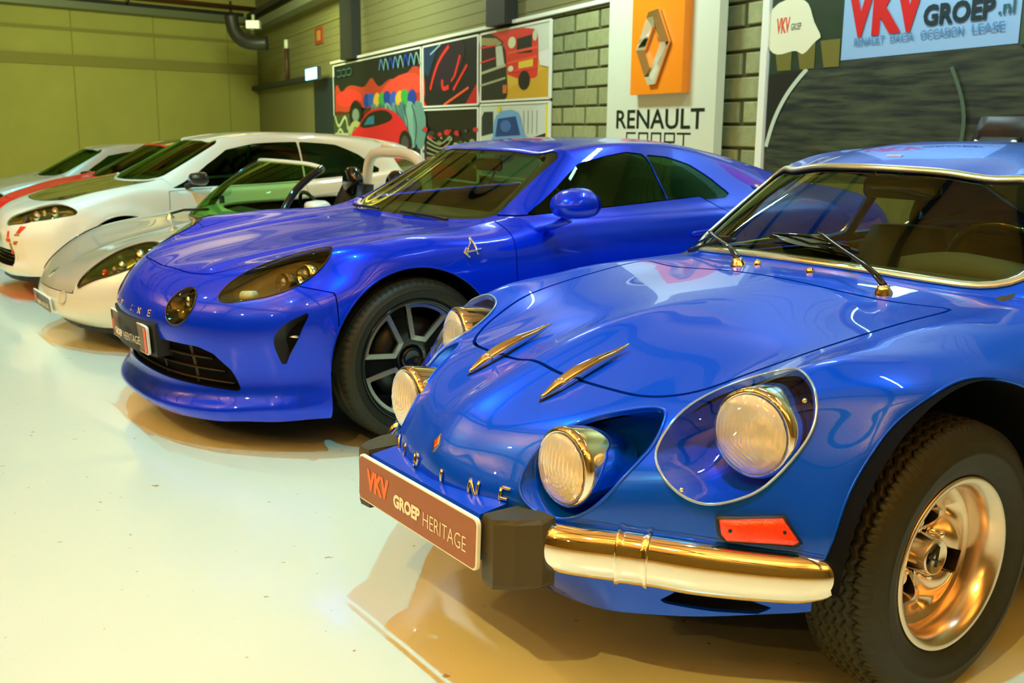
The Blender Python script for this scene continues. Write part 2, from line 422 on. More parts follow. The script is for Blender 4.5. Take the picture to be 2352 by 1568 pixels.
# ------------------------------------------------------------------ the hall
WN = np.array([.918, .3965, 0.]); WN /= np.linalg.norm(WN); WD = np.array([-WN[1], WN[0], 0.]); WO = WN * 5.2
def WP(s, z, off=0.0): return WO + WD * s - WN * off + np.array([0, 0, z])
CORNER = WP(29.9, 0); LD = np.array([.698, .716, 0.]); LD /= np.linalg.norm(LD); LN = np.array([LD[1], -LD[0], 0.])   # LN points into the hall
def LP(t, z, off=0.0): return CORNER - LD * t + LN * off + np.array([0, 0, z])
CEIL = 4.75
def noise_floor():
    m = mat('epoxy_floor', (.72, .78, .60), .12, 0, .25, spec=.5); nt = m.node_tree; b = nt.nodes['Principled BSDF']
    tc = nt.nodes.new('ShaderNodeTexCoord'); n = nt.nodes.new('ShaderNodeTexNoise'); n.inputs['Scale'].default_value = 1.3; n.inputs['Detail'].default_value = 5
    mp = nt.nodes.new('ShaderNodeMapRange'); mp.inputs[3].default_value = .10; mp.inputs[4].default_value = .26
    nt.links.new(tc.outputs['Object'], n.inputs['Vector']); nt.links.new(n.outputs['Fac'], mp.inputs[0]); nt.links.new(mp.outputs[0], b.inputs['Roughness'])
    # scattered scuffs and specks
    v = nt.nodes.new('ShaderNodeTexNoise'); v.inputs['Scale'].default_value = 26; v.inputs['Detail'].default_value = 6
    cr = nt.nodes.new('ShaderNodeValToRGB'); cr.color_ramp.elements[0].position = .27; cr.color_ramp.elements[0].color = (.45, .36, .14, 1); cr.color_ramp.elements[1].position = .31; cr.color_ramp.elements[1].color = (.72, .78, .60, 1)
    nt.links.new(tc.outputs['Object'], v.inputs['Vector']); nt.links.new(v.outputs['Fac'], cr.inputs[0]); nt.links.new(cr.outputs[0], b.inputs['Base Color'])
    return m
M['floor'] = noise_floor()
M['wall_olive'] = mat('olive_wall_panel', (.36, .34, .075), .75, noise=(1.2, .12), bump=(160, .15))
M['wall_band'] = mat('olive_band', (.24, .215, .045), .75)
M['wall_side'] = mat('yellow_green_cladding', (.20, .195, .075), .6, noise=(1.0, .08))
M['mortar'] = mat('dark_mortar', (.10, .095, .03), .9)
M['ceiling'] = mat('golden_ceiling', (.78, .50, .20), .8)
M['beam'] = mat('dark_steel', (.02, .022, .018), .6)
M['tray'] = mat('galvanised_tray', (.17, .19, .12), .5, .4)
M['white_frame'] = mat('white_profile', (.80, .82, .68), .4)
def slab(name, pts, m, th, nrm):
    a = [np.array(p, float) for p in pts]; b = [p + np.array(nrm) * th for p in a]; return MB().loft([a, b], True, True, True).build(name, m)
fl = slab('floor', [(-22, -6, 0), (14, -6, 0), (14, 42, 0), (-22, 42, 0)], M['floor'], -.1, (0, 0, 1)); tag(fl, kind='structure')
ce = slab('ceiling', [(-22, -6, CEIL), (14, -6, CEIL), (14, 42, CEIL), (-22, 42, CEIL)], M['ceiling'], .1, (0, 0, 1)); tag(ce, kind='structure')
# right wall: cladding above, block wall on the sections the photograph shows
wr = slab('wall_right', [WP(-9, 0), WP(29.9, 0), WP(29.9, CEIL), WP(-9, CEIL)], M['wall_side'], .2, WN); tag(wr, kind='structure')
wl = slab('wall_left', [LP(0, 0), LP(26, 0), LP(26, CEIL), LP(0, CEIL)], M['wall_olive'], .2, -LN); tag(wl, kind='structure')
wb = slab('wall_back', [(-22, -6, 0), (14, -6, 0), (14, -6, CEIL), (-22, -6, CEIL)], M['wall_side'], -.2, (0, 1, 0)); tag(wb, kind='structure')
we = slab('wall_west', [(-22, -6, 0), (-22, 14, 0), (-22, 14, CEIL), (-22, -6, CEIL)], M['wall_olive'], -.2, (1, 0, 0)); tag(we, kind='structure')
def box_on(mb, P, s0, s1, z0, z1, o0, o1):
    a = [P(s0, z0, o0), P(s1, z0, o0), P(s1, z1, o0), P(s0, z1, o0)]; b = [P(s0, z0, o1), P(s1, z0, o1), P(s1, z1, o1), P(s0, z1, o1)]
    mb.loft([a, b], True, True, True); return mb
# left wall: panel joints, darker girt and band
for k in range(12):
    t = .9 + k * 2.1
    o = box_on(MB(), LP, t, t + .02, 0, 4.2, .004, .012).build('panel_joint', M['wall_band'], wl)
box_on(MB(), LP, 0, 26, 2.62, 2.87, .01, .05).build('girt', M['wall_band'], wl)
box_on(MB(), LP, 0, 26, 3.42, 3.5, .01, .03).build('girt', M['wall_band'], wl)
# cable trays and pipes along both walls
t1 = thing('cable_tray', 'long galvanised cable tray running along the olive left wall', 'cable tray', tuple(LP(13, 3.95)))
def child(mb, name, m, par, **k):
    loc = np.array(par.location); mb.V = [tuple(np.array(v) - loc) for v in mb.V]; return mb.build(name, m, par, **k)
child(box_on(MB(), LP, 0.3, 26, 3.90, 3.96, .25, .6), 'tray_bed', M['tray'], t1); child(box_on(MB(), LP, .3, 26, 3.96, 4.06, .25, .27), 'side_rail', M['tray'], t1); child(box_on(MB(), LP, .3, 26, 3.96, 4.06, .58, .6), 'side_rail', M['tray'], t1)
for k in range(9): child(box_on(MB(), LP, 1 + 2.8 * k, 1.04 + 2.8 * k, 4.0, CEIL - .3, .4, .44), 'hanger', M['beam'], t1)
pp = MB().tube([LP(.3, 4.3, .5), LP(22, 4.3, .5)], .05, 10).build('water_pipe', mat('red_brown_pipe', (.13, .045, .02), .5), None, True); tag(pp, 'dark red pipe running above the tray on the left wall', 'pipe')
gb = box_on(MB(), LP, .5, 22, 4.12, 4.2, .06, .2).build('girder', M['beam']); tag(gb, 'dark steel girder high along the left wall', 'beam')
t2 = thing('cable_tray', 'galvanised cable tray high on the right wall left of the black column', 'cable tray', tuple(WP(24, 3.75)))
child(box_on(MB(), WP, 18, 29.6, 3.62, 3.70, .25, .5), 'tray_bed', M['tray'], t2); child(box_on(MB(), WP, 18, 29.6, 3.70, 3.80, .48, .5), 'side_rail', M['tray'], t2)
gc = box_on(MB(), WP, 8, 29.0, 4.0, 4.12, .2, .4).build('girder', M['beam']); tag(gc, 'dark steel girder high along the right wall', 'beam')
cr_ = MB().tube([(-4.75, 23.9, 4.5), (-5.1, 23.9, 4.05)], .07, 8).build('brace', M['beam']); tag(cr_, 'short dark roof brace by the far corner', 'brace')
duct_pts = [(-6.30, 23.95, 3.62), (-6.27, 23.93, 3.44), (-6.20, 23.9, 3.25), (-6.03, 23.87, 3.09), (-5.80, 23.84, 3.03), (-5.48, 23.85, 3.04)]
dk = MB().tube(smooth2(duct_pts, 5, False), .15, 16).build('air_duct', M['black'], None, True); tag(dk, 'black round duct elbow under the ceiling in the far corner', 'duct')
cw = thing('security_camera', 'small white security camera on the tray in the far corner', 'camera', (-5.72, 23.6, 3.40))
MB().box((0, 0, 0), (.28, .2, .16)).build('housing', M['white_frame'], cw); MB().lathe([(.0, -.17), (.05, -.17), (.05, -.1)], (0, 0, -.08), (0, 1, .6), 12).build('lens', M['gloss_black'], cw); MB().box((0, 0, .14), (.06, .06, .14)).build('bracket', M['tray'], cw)
# black steel columns
for s0, s1, lab in ((19.1, 19.95, 'black steel column beside the exit sign'), (11.95, 12.55, 'black steel column behind the poster wall top')):
    c = box_on(MB(), WP, s0, s1, 2.46, CEIL - .3, .01, .18); c = c.build('column', M['beam']); tag(c, lab, 'column')
# cladding ribs on the right wall
for k in range(15): box_on(MB(), WP, -9, 29.9, 2.56 + .15 * k, 2.568 + .15 * k, .003, .010).build('cladding_rib', M['wall_band'], wr)
box_on(MB(), WP, 20, 29.9, 3.30, 3.34, .004, .03).build('cladding_joint', M['wall_band'], wr)
# door, sliding rail, exit sign, fire sign, thermometer pipe
dr = thing('door_1', None, None, tuple(WP(22, 0))); dr['kind'] = 'structure'
child(box_on(MB(), WP, 20.9, 22.75, 0, 2.2, .01, .07), 'door_leaf', mat('dark_blue_door', (.008, .02, .035), .5), dr); child(box_on(MB(), WP, 22.0, 22.1, .95, 1.0, .07, .16), 'door_handle', M['chrome_soft'], dr)
rl = box_on(MB(), WP, 22.7, 31.0, 2.20, 2.30, .02, .2).build('door_rail', M['beam']); tag(rl, 'dark sliding door rail on the right wall above the door', 'rail')
vp = MB().tube([WP(25.6, 2.3, .06), WP(25.6, 3.05, .06)], .05, 8).build('wall_pipe', mat('brown_pipe', (.09, .04, .02), .5), None, True); tag(vp, 'short brown vertical pipe above the sliding rail', 'pipe')
vq = MB().tube([WP(25.6, 3.05, .06), WP(25.6, 3.25, .06)], .05, 8).build('pipe_cap', M['white_frame'], None, True); tag(vq, 'pale cap on top of the brown wall pipe', 'cap')
M['exit'] = mat('exit_sign_face', (.6, .9, 1.0), .4, emit=((.12, .60, 1.0), 5.0))
ex = thing('exit_sign', 'small glowing blue-white exit sign above the dark door', 'sign', tuple(WP(21.8, 2.3, .3)))
child(box_on(MB(), WP, 21.25, 22.35, 2.16, 2.42, .25, .33), 'housing', M['beam'], ex); child(box_on(MB(), WP, 21.3, 22.3, 2.18, 2.40, .33, .34), 'lit_face', M['exit'], ex)
fs = thing('fire_sign', 'small red vertical sign on the cladding above the exit sign', 'sign', tuple(WP(22.35, 3.09, .02)))
child(box_on(MB(), WP, 22.0, 22.7, 2.93, 3.26, .005, .03), 'sign_plate', mat('dull_red', (.30, .05, .015), .5), fs); child(box_on(MB(), WP, 22.2, 22.5, 3.0, 3.2, .03, .035), 'symbol', mat('dull_orange', (.5, .22, .05), .5), fs)
# concrete blocks as parts of the right wall
BLK = [mat('block_grey_%d' % i, c, .85, noise=(14, .25), bump=(60, .5)) for i, c in enumerate([(.27, .29, .12), (.31, .33, .14), (.24, .265, .115), (.29, .30, .125)])]
def block_wall(s0, s1, z0, z1, bw=.56, bh=.193, z_ref=2.23):
    box_on(MB(), WP, s0, s1, z0, z1, .002, .012).build('mortar_bed', M['mortar'], wr)
    me_cache = {}
    for r in range(int((z1 - z0) / bh) + 2):
        zt = z_ref + .0 - bh * (r - 2); zb = zt - bh
        if zb > z1 - .03 or zt < z0 + .03: continue
        zt = min(zt, z1); zb2 = max(zb, z0); sft = (r % 2) * bw / 2
        k = int(s0 // bw) - 1
        while k * bw + sft < s1:
            a = max(s0, k * bw + sft); b = min(s1, (k + 1) * bw + sft); k += 1
            if b - a < .06: continue
            mb = MB(); g = .013; gs = .062; pr = .035 + random.uniform(-.003, .003); c = .008
            fa = [WP(a + gs / 2, zb2 + g, .004), WP(b - gs / 2, zb2 + g, .004), WP(b - gs / 2, zt - g, .004), WP(a + gs / 2, zt - g, .004)]
            fb = [WP(a + gs / 2, zb2 + g, pr - c), WP(b - gs / 2, zb2 + g, pr - c), WP(b - gs / 2, zt - g, pr - c), WP(a + gs / 2, zt - g, pr - c)]
            fc = [WP(a + gs / 2 + 1.5 * c, zb2 + g + c, pr), WP(b - gs / 2 - 1.5 * c, zb2 + g + c, pr), WP(b - gs / 2 - 1.5 * c, zt - g - c, pr), WP(a + gs / 2 + 1.5 * c, zt - g - c, pr)]
            mb.loft([fa, fb, fc], True, True, True).build('concrete_block', random.choice(BLK), wr)
block_wall(9.0, 11.0, .0, 2.46); block_wall(6.6, 8.3, .0, 3.05)
tr = box_on(MB(), WP, 6.9, 21.2, 2.46, 2.50, .02, .08).build('trim_1', M['white_frame']); tag(tr, kind='structure')

# ------------------------------------------------------------------ flat prints
_fm = {}
def s2l(c): return tuple(((x / 255) / 12.92 if x / 255 <= .04045 else ((x / 255 + .055) / 1.055) ** 2.4) for x in c)
def fm(c, noise=None):
    k = (c, noise)
    if k not in _fm: _fm[k] = mat('print_ink', s2l(c), .45, 0, 0, noise=noise)
    return _fm[k]
class Print:
    """flat print on the right wall between wall coordinates; coordinates run 0..1 from the left and from the bottom"""
    def __init__(s, name, label, cat, sL, sR, z0, z1, off=.06, frame=True, bg=(20, 20, 20), group=None, bgn=None):
        s.a = (sL, sR, z0, z1); s.off = off; s.d = .0015; s.root = thing(name, label, cat, tuple(WP((sL + sR) / 2, z0, off)), 0, group)
        child(box_on(MB(), WP, sR, sL, z0, z1, off - .03, off), 'panel', fm(bg, bgn), s.root)
        if frame:
            mb = MB(); t = .045
            for x0, x1, y0, y1 in ((sR - t / 2, sR + t / 2, z0, z1), (sL - t / 2, sL + t / 2, z0, z1), (sR, sL, z0 - .012, z0 + .012), (sR, sL, z1 - .012, z1 + .012)): box_on(mb, WP, x0, x1, y0, y1, off - .01, off + .012)
            child(mb, 'frame', M['white_frame'], s.root)
    def P(s, x, y): sL, sR, z0, z1 = s.a; return WP(sL + (sR - sL) * x, z0 + (z1 - z0) * y, s.off + s.d)
    def poly(s, pts, c, name='printed_shape', sm=0, noise=None):
        if sm: pts = smooth2(pts, sm)
        s.d += .0006; V = [s.P(*p) for p in pts]; cen = np.mean(V, 0)
        mb = MB(); mb.add(V, [tuple(range(len(V)))]); child(mb, name, fm(c, noise), s.root)
    def stroke(s, pts, wd, c, name='printed_stroke', sm=6):
        pts = np.array(smooth2(pts, sm, False)) if sm else np.array(pts, float); sL, sR, z0, z1 = s.a; asp = abs(sR - sL) / (z1 - z0) * .72
        q = pts * [asp, 1]; t = np.gradient(q, axis=0); t /= np.linalg.norm(t, axis=1)[:, None] + 1e-9; nn = np.stack([-t[:, 1], t[:, 0]], 1) * wd
        s.d += .0006; a = (q + nn) / [asp, 1]; b = (q - nn) / [asp, 1]; m = len(q)
        mb = MB(); mb.add([s.P(*p) for p in a] + [s.P(*p) for p in b], [(i, i + 1, m + i + 1, m + i) for i in range(m - 1)]); child(mb, name, fm(c), s.root)
    def ell(s, cx, cy, rx, ry, c, name='printed_shape', n=20): s.poly([(cx + rx * cos(2 * pi * k / n), cy + ry * sin(2 * pi * k / n)) for k in range(n)], c, name)
    def text(s, body, cx, cy, h, wd, c, bold=0.0, name='lettering', dz=.0, shear=0.0):
        s.d += .0006; X = -WD; mb = MB(); text_on(mb, body, s.P(cx, cy), X, (0, 0, 1) + X * dz, h * (s.a[3] - s.a[2]), wd * abs(s.a[1] - s.a[0]), bold, .001, shear=shear)
        child(mb, name, fm(c), s.root)
g = 'posters on the right wall'
p = Print('poster', 'large poster of colourful graffiti with a red car, leftmost on the wall', 'poster', 21.0, 15.47, .75, 2.41, bg=(22, 30, 28), group=g)
p.poly([(0, .62), (.05, .78), (.12, .66), (.16, .72), (.3, .74), (.42, .72), (.5, .8), (.58, .7), (.7, .76), (.82, .74), (.92, .84), (1, .8), (1, .5), (.8, .52), (.6, .46), (.4, .5), (.2, .46), (0, .44)], (190, 60, 40), sm=3)
p.poly([(.05, .66), (.3, .69), (.38, .6), (.3, .53), (.06, .55)], (225, 55, 50), sm=4); p.poly([(.65, .7), (.95, .78), (1, .62), (.8, .6), (.62, .6)], (230, 70, 50), sm=4)
p.poly([(.0, .46), (.35, .44), (.5, .5), (.5, .3), (.3, .25), (0, .3)], (90, 35, 20), sm=4)
for k in range(9): p.poly([(.40 + .06 * k, .60 + .03 * sin(k * 2)), (.45 + .06 * k, .64), (.47 + .06 * k, .52), (.42 + .06 * k, .5)], [(20, 60, 150), (40, 90, 190), (225, 180, 60), (60, 160, 70)][k % 4], sm=3)
for k in range(7): p.poly([(.50 + .075 * k, .52), (.56 + .075 * k, .50), (.60 + .07 * k, .12), (.55 + .07 * k, .1)], [(95, 140, 130), (70, 120, 115), (120, 165, 150)][k % 3], sm=3)
for k in range(6): p.stroke([(.52 + .08 * k, .5), (.56 + .08 * k, .3), (.54 + .08 * k, .12)], .008, (20, 50, 50))
p.poly([(.0, .42), (.24, .44), (.24, .1), (0, .08)], (60, 75, 45)); 
for q in ([(.02, .42), (.08, .3), (.16, .4), (.2, .26)], [(.03, .12), (.1, .26), (.18, .14), (.22, .3)], [(.02, .2), (.2, .2)]): p.stroke(q, .018, (175, 190, 150))
p.ell(.31, .42, .085, .16, (15, 22, 22)); p.ell(.31, .42, .045, .07, (120, 140, 130)); p.ell(.31, .24, .085, .12, (170, 175, 120)); p.stroke([(.26, .2), (.3, .28), (.36, .22)], .008, (50, 60, 40))
for k in range(8): p.stroke([(.6 + .05 * k, .86), (.62 + .05 * k, .96), (.65 + .05 * k, .85)], .008, [(90, 150, 200), (130, 180, 160), (30, 70, 190)][k % 3])
for k in range(3): p.stroke([(.07 + .07 * k, .93), (.12 + .07 * k, .93), (.12 + .07 * k, .87), (.07 + .07 * k, .87)], .006, (60, 110, 110))
p.poly([(.24, .12), (.26, .22), (.33, .28), (.42, .40), (.52, .47), (.68, .47), (.80, .40), (.88, .28), (.92, .12), (.90, 0), (.3, 0)], (215, 20, 40), sm=4)
p.poly([(.37, .29), (.45, .41), (.56, .455), (.68, .45), (.74, .38), (.6, .31)], (12, 14, 16), sm=3); p.poly([(.42, .31), (.47, .39), (.54, .41), (.54, .32)], (40, 120, 150)); p.ell(.86, .13, .06, .13, (15, 12, 12)); p.ell(.86, .13, .035, .08, (70, 60, 60))
p = Print('poster', 'poster of dark bodywork with slanted red stripes, top middle', 'poster', 15.37, 13.1, 1.53, 2.41, bg=(18, 18, 28), group=g)
p.poly([(0, 1), (.3, 1), (.1, .5), (0, .6)], (20, 50, 80)); p.poly([(1, .35), (1, 0), (.78, 0)], (190, 20, 40)); p.poly([(.35, .95), (.75, .97), (.6, .4), (.3, .3)], (35, 22, 40), sm=4)
for q, wd in (([(.5, .93), (.3, .7), (.14, .28)], .03), ([(.70, .76), (.6, .45)], .028), ([(.6, .45), (.54, .38)], .02), ([(.82, .6), (.58, .24)], .026), ([(.38, .42), (.4, .28), (.5, .3)], .035), ([(.42, .02), (.85, .26)], .022), ([(.0, .1), (.06, 0)], .03)): p.stroke(q, wd, (225, 45, 40))
p.stroke([(.15, .85), (.35, .98)], .012, (150, 190, 200)); p.stroke([(.40, .02), (.85, .26)], .01, (235, 120, 60))
p = Print('poster', 'poster of a dark engine bay with red parts, bottom middle', 'poster', 15.37, 13.1, .5, 1.485, bg=(14, 10, 12), group=g)
for k in range(46):
    x, y = random.random(), random.uniform(.15, .72); c = random.choice([(150, 160, 110), (70, 80, 70), (200, 30, 40), (110, 120, 90), (30, 50, 60), (175, 170, 60)]); r = random.uniform(.015, .045); p.ell(x, y, r * 1.3, r, c, n=8)
for k in range(5): p.stroke([(.1, .6 - .08 * k), (.35 + .05 * k, .5 - .06 * k), (.55, .62 - .08 * k)], .012, (140, 150, 110))
p.poly([(.08, .26), (.35, .22), (.7, .14), (.5, .02), (.2, 0)], (215, 25, 35), sm=4); p.stroke([(0, .2), (.2, .1)], .03, (200, 205, 180))
p = Print('poster', 'poster of a red van on a yellow floor, top right', 'poster', 13.0, 10.89, 1.56, 2.41, bg=(205, 215, 195), group=g)
p.poly([(0, 0), (1, 0), (1, .5), (.45, .28), (0, .2)], (205, 160, 45)); p.poly([(.35, .5), (1, .52), (1, .42), (.3, .1)], (215, 175, 60))
p.poly([(.1, .98), (.42, .99), (.78, .93), (.84, .8), (.84, .35), (.8, .28), (.42, .36), (.36, .8)], (215, 50, 35), sm=2)
p.poly([(.55, .84), (.76, .86), (.76, .62), (.55, .64)], (25, 18, 18)); p.ell(.48, .8, .055, .08, (210, 215, 170)); p.ell(.80, .84, .03, .07, (200, 205, 170)); p.poly([(.58, .42), (.78, .44), (.78, .55), (.58, .53)], (225, 195, 60))
p.stroke([(.42, .66), (.84, .68)], .018, (235, 80, 45)); p.stroke([(.42, .52), (.84, .56)], .018, (235, 80, 45)); p.stroke([(.42, .40), (.84, .42)], .02, (225, 60, 45)); p.ell(.66, .26, .08, .13, (18, 18, 20)); p.ell(.47, .44, .04, .04, (215, 215, 180))
p.poly([(0, 1), (.15, .98), (.34, .84), (.40, .5), (.42, .1), (.36, 0), (0, 0)], (30, 32, 28), sm=2); p.poly([(0, .95), (.25, .9), (.34, .82), (.3, .78), (0, .84)], (150, 140, 90)); p.poly([(.24, .78), (.34, .78), (.38, .5), (.26, .48)], (190, 195, 175)); p.poly([(.0, .8), (.22, .8), (.24, .62), (0, .60)], (50, 15, 15))
p.stroke([(0, .42), (.4, .5)], .02, (175, 175, 140)); p.stroke([(0, .24), (.4, .32)], .016, (160, 165, 130)); p.stroke([(0, .8), (.24, .8)], .012, (220, 50, 50)); p.stroke([(0, .58), (.24, .62)], .012, (220, 50, 50)); p.poly([(.36, .22), (.42, .22), (.42, .1), (.36, .1)], (200, 110, 50))
p.poly([(.86, .6), (1, .64), (1, .4), (.88, .44)], (225, 225, 215))
p = Print('poster', 'poster of a pale blue car in a white room, bottom right', 'poster', 13.0, 10.89, .62, 1.52, bg=(200, 210, 195), group=g)
p.poly([(0, .55), (.2, .6), (.2, .9), (.05, .9), (0, .8)], (25, 40, 45)); p.poly([(.78, .55), (.97, .6), (.97, 1), (.78, .92)], (205, 215, 205)); p.poly([(.8, .3), (.97, .34), (.97, .62), (.8, .56)], (40, 22, 18)); p.poly([(.955, 0), (1, 0), (1, .98), (.955, .98)], (232, 215, 50))
for k in range(4): p.stroke([(.66 + .06 * k, .6), (.66 + .06 * k, .9)], .006, (120, 130, 120))
p.poly([(.04, .0), (.06, .35), (.2, .55), (.26, .85), (.58, .88), (.66, .62), (.85, .42), (.86, .1), (.8, 0)], (110, 165, 215), sm=3); p.poly([(.24, .55), (.28, .8), (.55, .83), (.62, .58)], (20, 60, 130)); p.ell(.4, .7, .08, .08, (60, 110, 180)); p.poly([(.3, .45), (.66, .5), (.82, .38), (.6, .33)], (210, 220, 205), sm=3); p.poly([(.26, .36), (.6, .42), (.5, .25), (.3, .2)], (35, 95, 180), sm=3); p.ell(.3, .93, .03, .04, (225, 205, 60))

# the brand panel with its raised emblem
sp = thing('brand_panel', 'tall white wall panel with a chrome diamond emblem on orange', 'sign', tuple(WP(8.33, .5, .2)))
child(box_on(MB(), WP, 7.40, 9.27, .4, 3.1, .12, .2), 'panel', mat('white_panel', (.62, .66, .50), .45), sp)
child(box_on(MB(), WP, 7.80, 8.68, 1.53, 2.38, .2, .28), 'orange_square', mat('orange_panel', s2l((240, 135, 20)), .4), sp)
# diamond emblem: folded band with a lozenge hole
def SP(x, y, o): return WP(8.26 - x * .88, 1.93 + y * .96, .28 + o)
ou = [(-.31, .0), (0.02, .40), (.31, .0), (-.02, -.40)]; em = MB()
cen = .0
outer = [(-.11, .355), (.07, .365), (.31, .06), (.29, -.05), (.08, -.40), (-.06, -.385), (-.31, .02), (-.30, .055)]
outer = [(-.04, .385), (.12, .37), (.335, .03), (.02, -.39), (-.10, -.35), (-.335, .0)]
outer = [(-.10, .32), (.09, .335), (.315, .033), (.07, -.33), (-.07, -.335), (-.317, -.017)]
inner = [(-.014, .185), (.018, .185), (.115, .03), (-.008, -.18), (-.036, -.18), (-.155, -.012)]
rid = [(a[0] * .55 + b[0] * .45, a[1] * .55 + b[1] * .45) for a, b in zip(outer, inner)]
A = [SP(x, y, .01) for x, y in outer]; B_ = [SP(x, y, .03) for x, y in outer]; Cc = [SP(x, y, .07) for x, y in rid]; D_ = [SP(x, y, .03) for x, y in inner]; E_ = [SP(x, y, .0) for x, y in inner]
child(MB().loft([A, B_, Cc, D_, E_]), 'diamond_emblem', M['chrome'], sp)
X = -WD
def serif(body, z, h, wd, s=8.31):
    child(text_on(MB(), body, WP(s, z, .202), X, (0, 0, 1), h, wd, .012, .001), 'lettering', fm((20, 28, 12)), sp)
serif('RENAULT', 1.312, .175, 1.52); 
def stroke_word():
    mb = MB(); letters = {'S': [[(0.9, 1), (.1, 1), (.1, .5), (.9, .5), (.9, 0), (.1, 0)]], 'P': [[(.1, 0), (.1, 1), (.9, 1), (.9, .45), (.1, .45)]], 'O': [[(.1, 0), (.1, 1), (.9, 1), (.9, 0), (.1, 0)]], 'R': [[(.1, 0), (.1, 1), (.9, 1), (.9, .5), (.1, .5)], [(.5, .5), (.9, 0)]], 'T': [[(0, 1), (1, 1)], [(.5, 1), (.5, 0)]]}
    x = 0
    for ch in 'SPORT':
        for ln in letters[ch]:
            for a, b in zip(ln[:-1], ln[1:]):
                a, b = np.array(a), np.array(b); t = (b - a) / np.linalg.norm(b - a); nn = np.array([-t[1], t[0]]) * .055; a = a - t * .055; b = b + t * .055
                q = [a + nn, b + nn, b - nn, a - nn]; mb.add([WP(8.88 - (x + p[0]) * .20, 1.035 + p[1] * .15, .202) for p in q], [(0, 1, 2, 3)])
        x += 1.15
    child(mb, 'lettering', fm((20, 28, 12)), sp)
stroke_word()

# the big track photograph on the right
pf = box_on(MB(), WP, 6.83, 6.91, .3, 3.1, .04, .14).build('banner_post', M['white_frame']); tag(pf, 'white upright edge profile left of the big track picture', 'profile')
p = Print('track_banner', 'very large wall picture of a dark asphalt track with a white banner', 'poster', 6.81, 1.5, .5, 3.2, off=.12, frame=False, bg=(62, 74, 60), bgn=(5, .5))
asph = mat('printed_asphalt', (.05, .07, .045), .6); nt = asph.node_tree; b = nt.nodes['Principled BSDF']; tc = nt.nodes.new('ShaderNodeTexCoord'); mp = nt.nodes.new('ShaderNodeMapping'); mp.inputs['Scale'].default_value = (1.2, 1.2, 14); n_ = nt.nodes.new('ShaderNodeTexNoise'); n_.inputs['Scale'].default_value = 2.2; n_.inputs['Detail'].default_value = 8
crp = nt.nodes.new('ShaderNodeValToRGB'); crp.color_ramp.elements[0].position = .35; crp.color_ramp.elements[0].color = (.003, .009, .006, 1); crp.color_ramp.elements[1].position = .68; crp.color_ramp.elements[1].color = (.055, .070, .030, 1)
nt.links.new(tc.outputs['Object'], mp.inputs[0]); nt.links.new(mp.outputs[0], n_.inputs[0]); nt.links.new(n_.outputs['Fac'], crp.inputs[0]); nt.links.new(crp.outputs[0], b.inputs['Base Color'])
mb = MB(); mb.add([p.P(0, 0), p.P(1, 0), p.P(1, .445), p.P(0, .445)], [(0, 1, 2, 3)]); child(mb, 'printed_asphalt', asph, p.root)
p.poly([(0, .42), (.17, .455), (.17, 1), (0, 1)], (35, 55, 30), noise=(6, .6)); p.poly([(.1525, .445), (.433, .45), (.433, 1), (.1525, 1)], (140, 180, 215))
p.poly([(0, .42), (.0, .2), (.02, .28), (.05, .36), (.09, .43)], (25, 28, 20)); p.stroke([(.003, .22), (.02, .30), (.05, .375), (.085, .43)], .006, (190, 205, 180))
for k in range(3): p.poly([(.01 + .05 * k, .50), (.05 + .05 * k, .50), (.05 + .05 * k, .43), (.02 + .05 * k, .43)], (110, 105, 40))
p.poly([(.0, .49), (.03, .475), (.06, .48), (.075, .47), (.10, .50), (.11, .51), (.095, .55), (.08, .60), (.05, .62), (0, .60)], (225, 225, 190), sm=3)
p.text('VKV', .028, .552, .042, .03, (225, 70, 40), .03); p.text('GROEP', .057, .545, .018, .022, (60, 70, 50))
p.text('VKV', .228, .560, .125, .136, (200, 20, 20), .055); p.text('GROEP', .3465, .530, .048, .105, (20, 45, 50), .04); p.text('.nl', .415, .528, .030, .022, (40, 90, 100), .02)
p.text('RENAULT', .205, .487, .018, .055, (80, 130, 170), .02); p.text('DACIA', .262, .488, .018, .040, (80, 130, 170), .02); p.text('OCCASION', .325, .489, .018, .066, (80, 130, 170), .02); p.text('LEASE', .392, .490, .018, .045, (80, 130, 170), .02)
p.poly([(.437, .447), (1, .447), (1, 1), (.437, 1)], (60, 90, 60), noise=(5, .5)); p.stroke([(.47, .47), (.62, .42), (.8, .35)], .01, (160, 185, 170))
p.stroke([(.36, .17), (.37, .3), (.345, .41)], .004, (75, 98, 75)); p.poly([(.02, .12), (.3, .14), (.5, .12), (.5, .02), (.02, .02)], (95, 95, 60), noise=(8, .5)); p.stroke([(0, .12), (.05, .05)], .01, (110, 130, 100))
# ceiling purlins
def tmax(P, d, lim):
    """distance from P along d to the left wall, at most lim"""
    q = (CORNER - P) @ LN; dn = d @ LN
    if dn < -1e-6: lim = min(lim, q / dn - .15)
    if d[0] < 0: lim = min(lim, (-21.8 - P[0]) / d[0])
    if d[1] < 0: lim = min(lim, (-5.8 - P[1]) / d[1])
    return lim
def beam(P, d, L, wd, z0, z1):
    d = np.array(d); sd = np.array([-d[1], d[0], 0]) * wd / 2; a = [P + sd, P - sd, P - sd + d * L, P + sd + d * L]
    return MB().loft([[p + np.array([0, 0, z0]) for p in a], [p + np.array([0, 0, z1]) for p in a]], True, True, True)
for k in range(15):
    P = WP(-6.0 + 2.3 * k, 0, .3); L = tmax(P, -WN, 16.0)
    if L > 1: tag(beam(P, -WN, L, .10, CEIL - .14, CEIL - .01).build('purlin', M['beam']), 'dark steel purlin crossing the golden ceiling', 'beam', 'dark purlins under the ceiling')
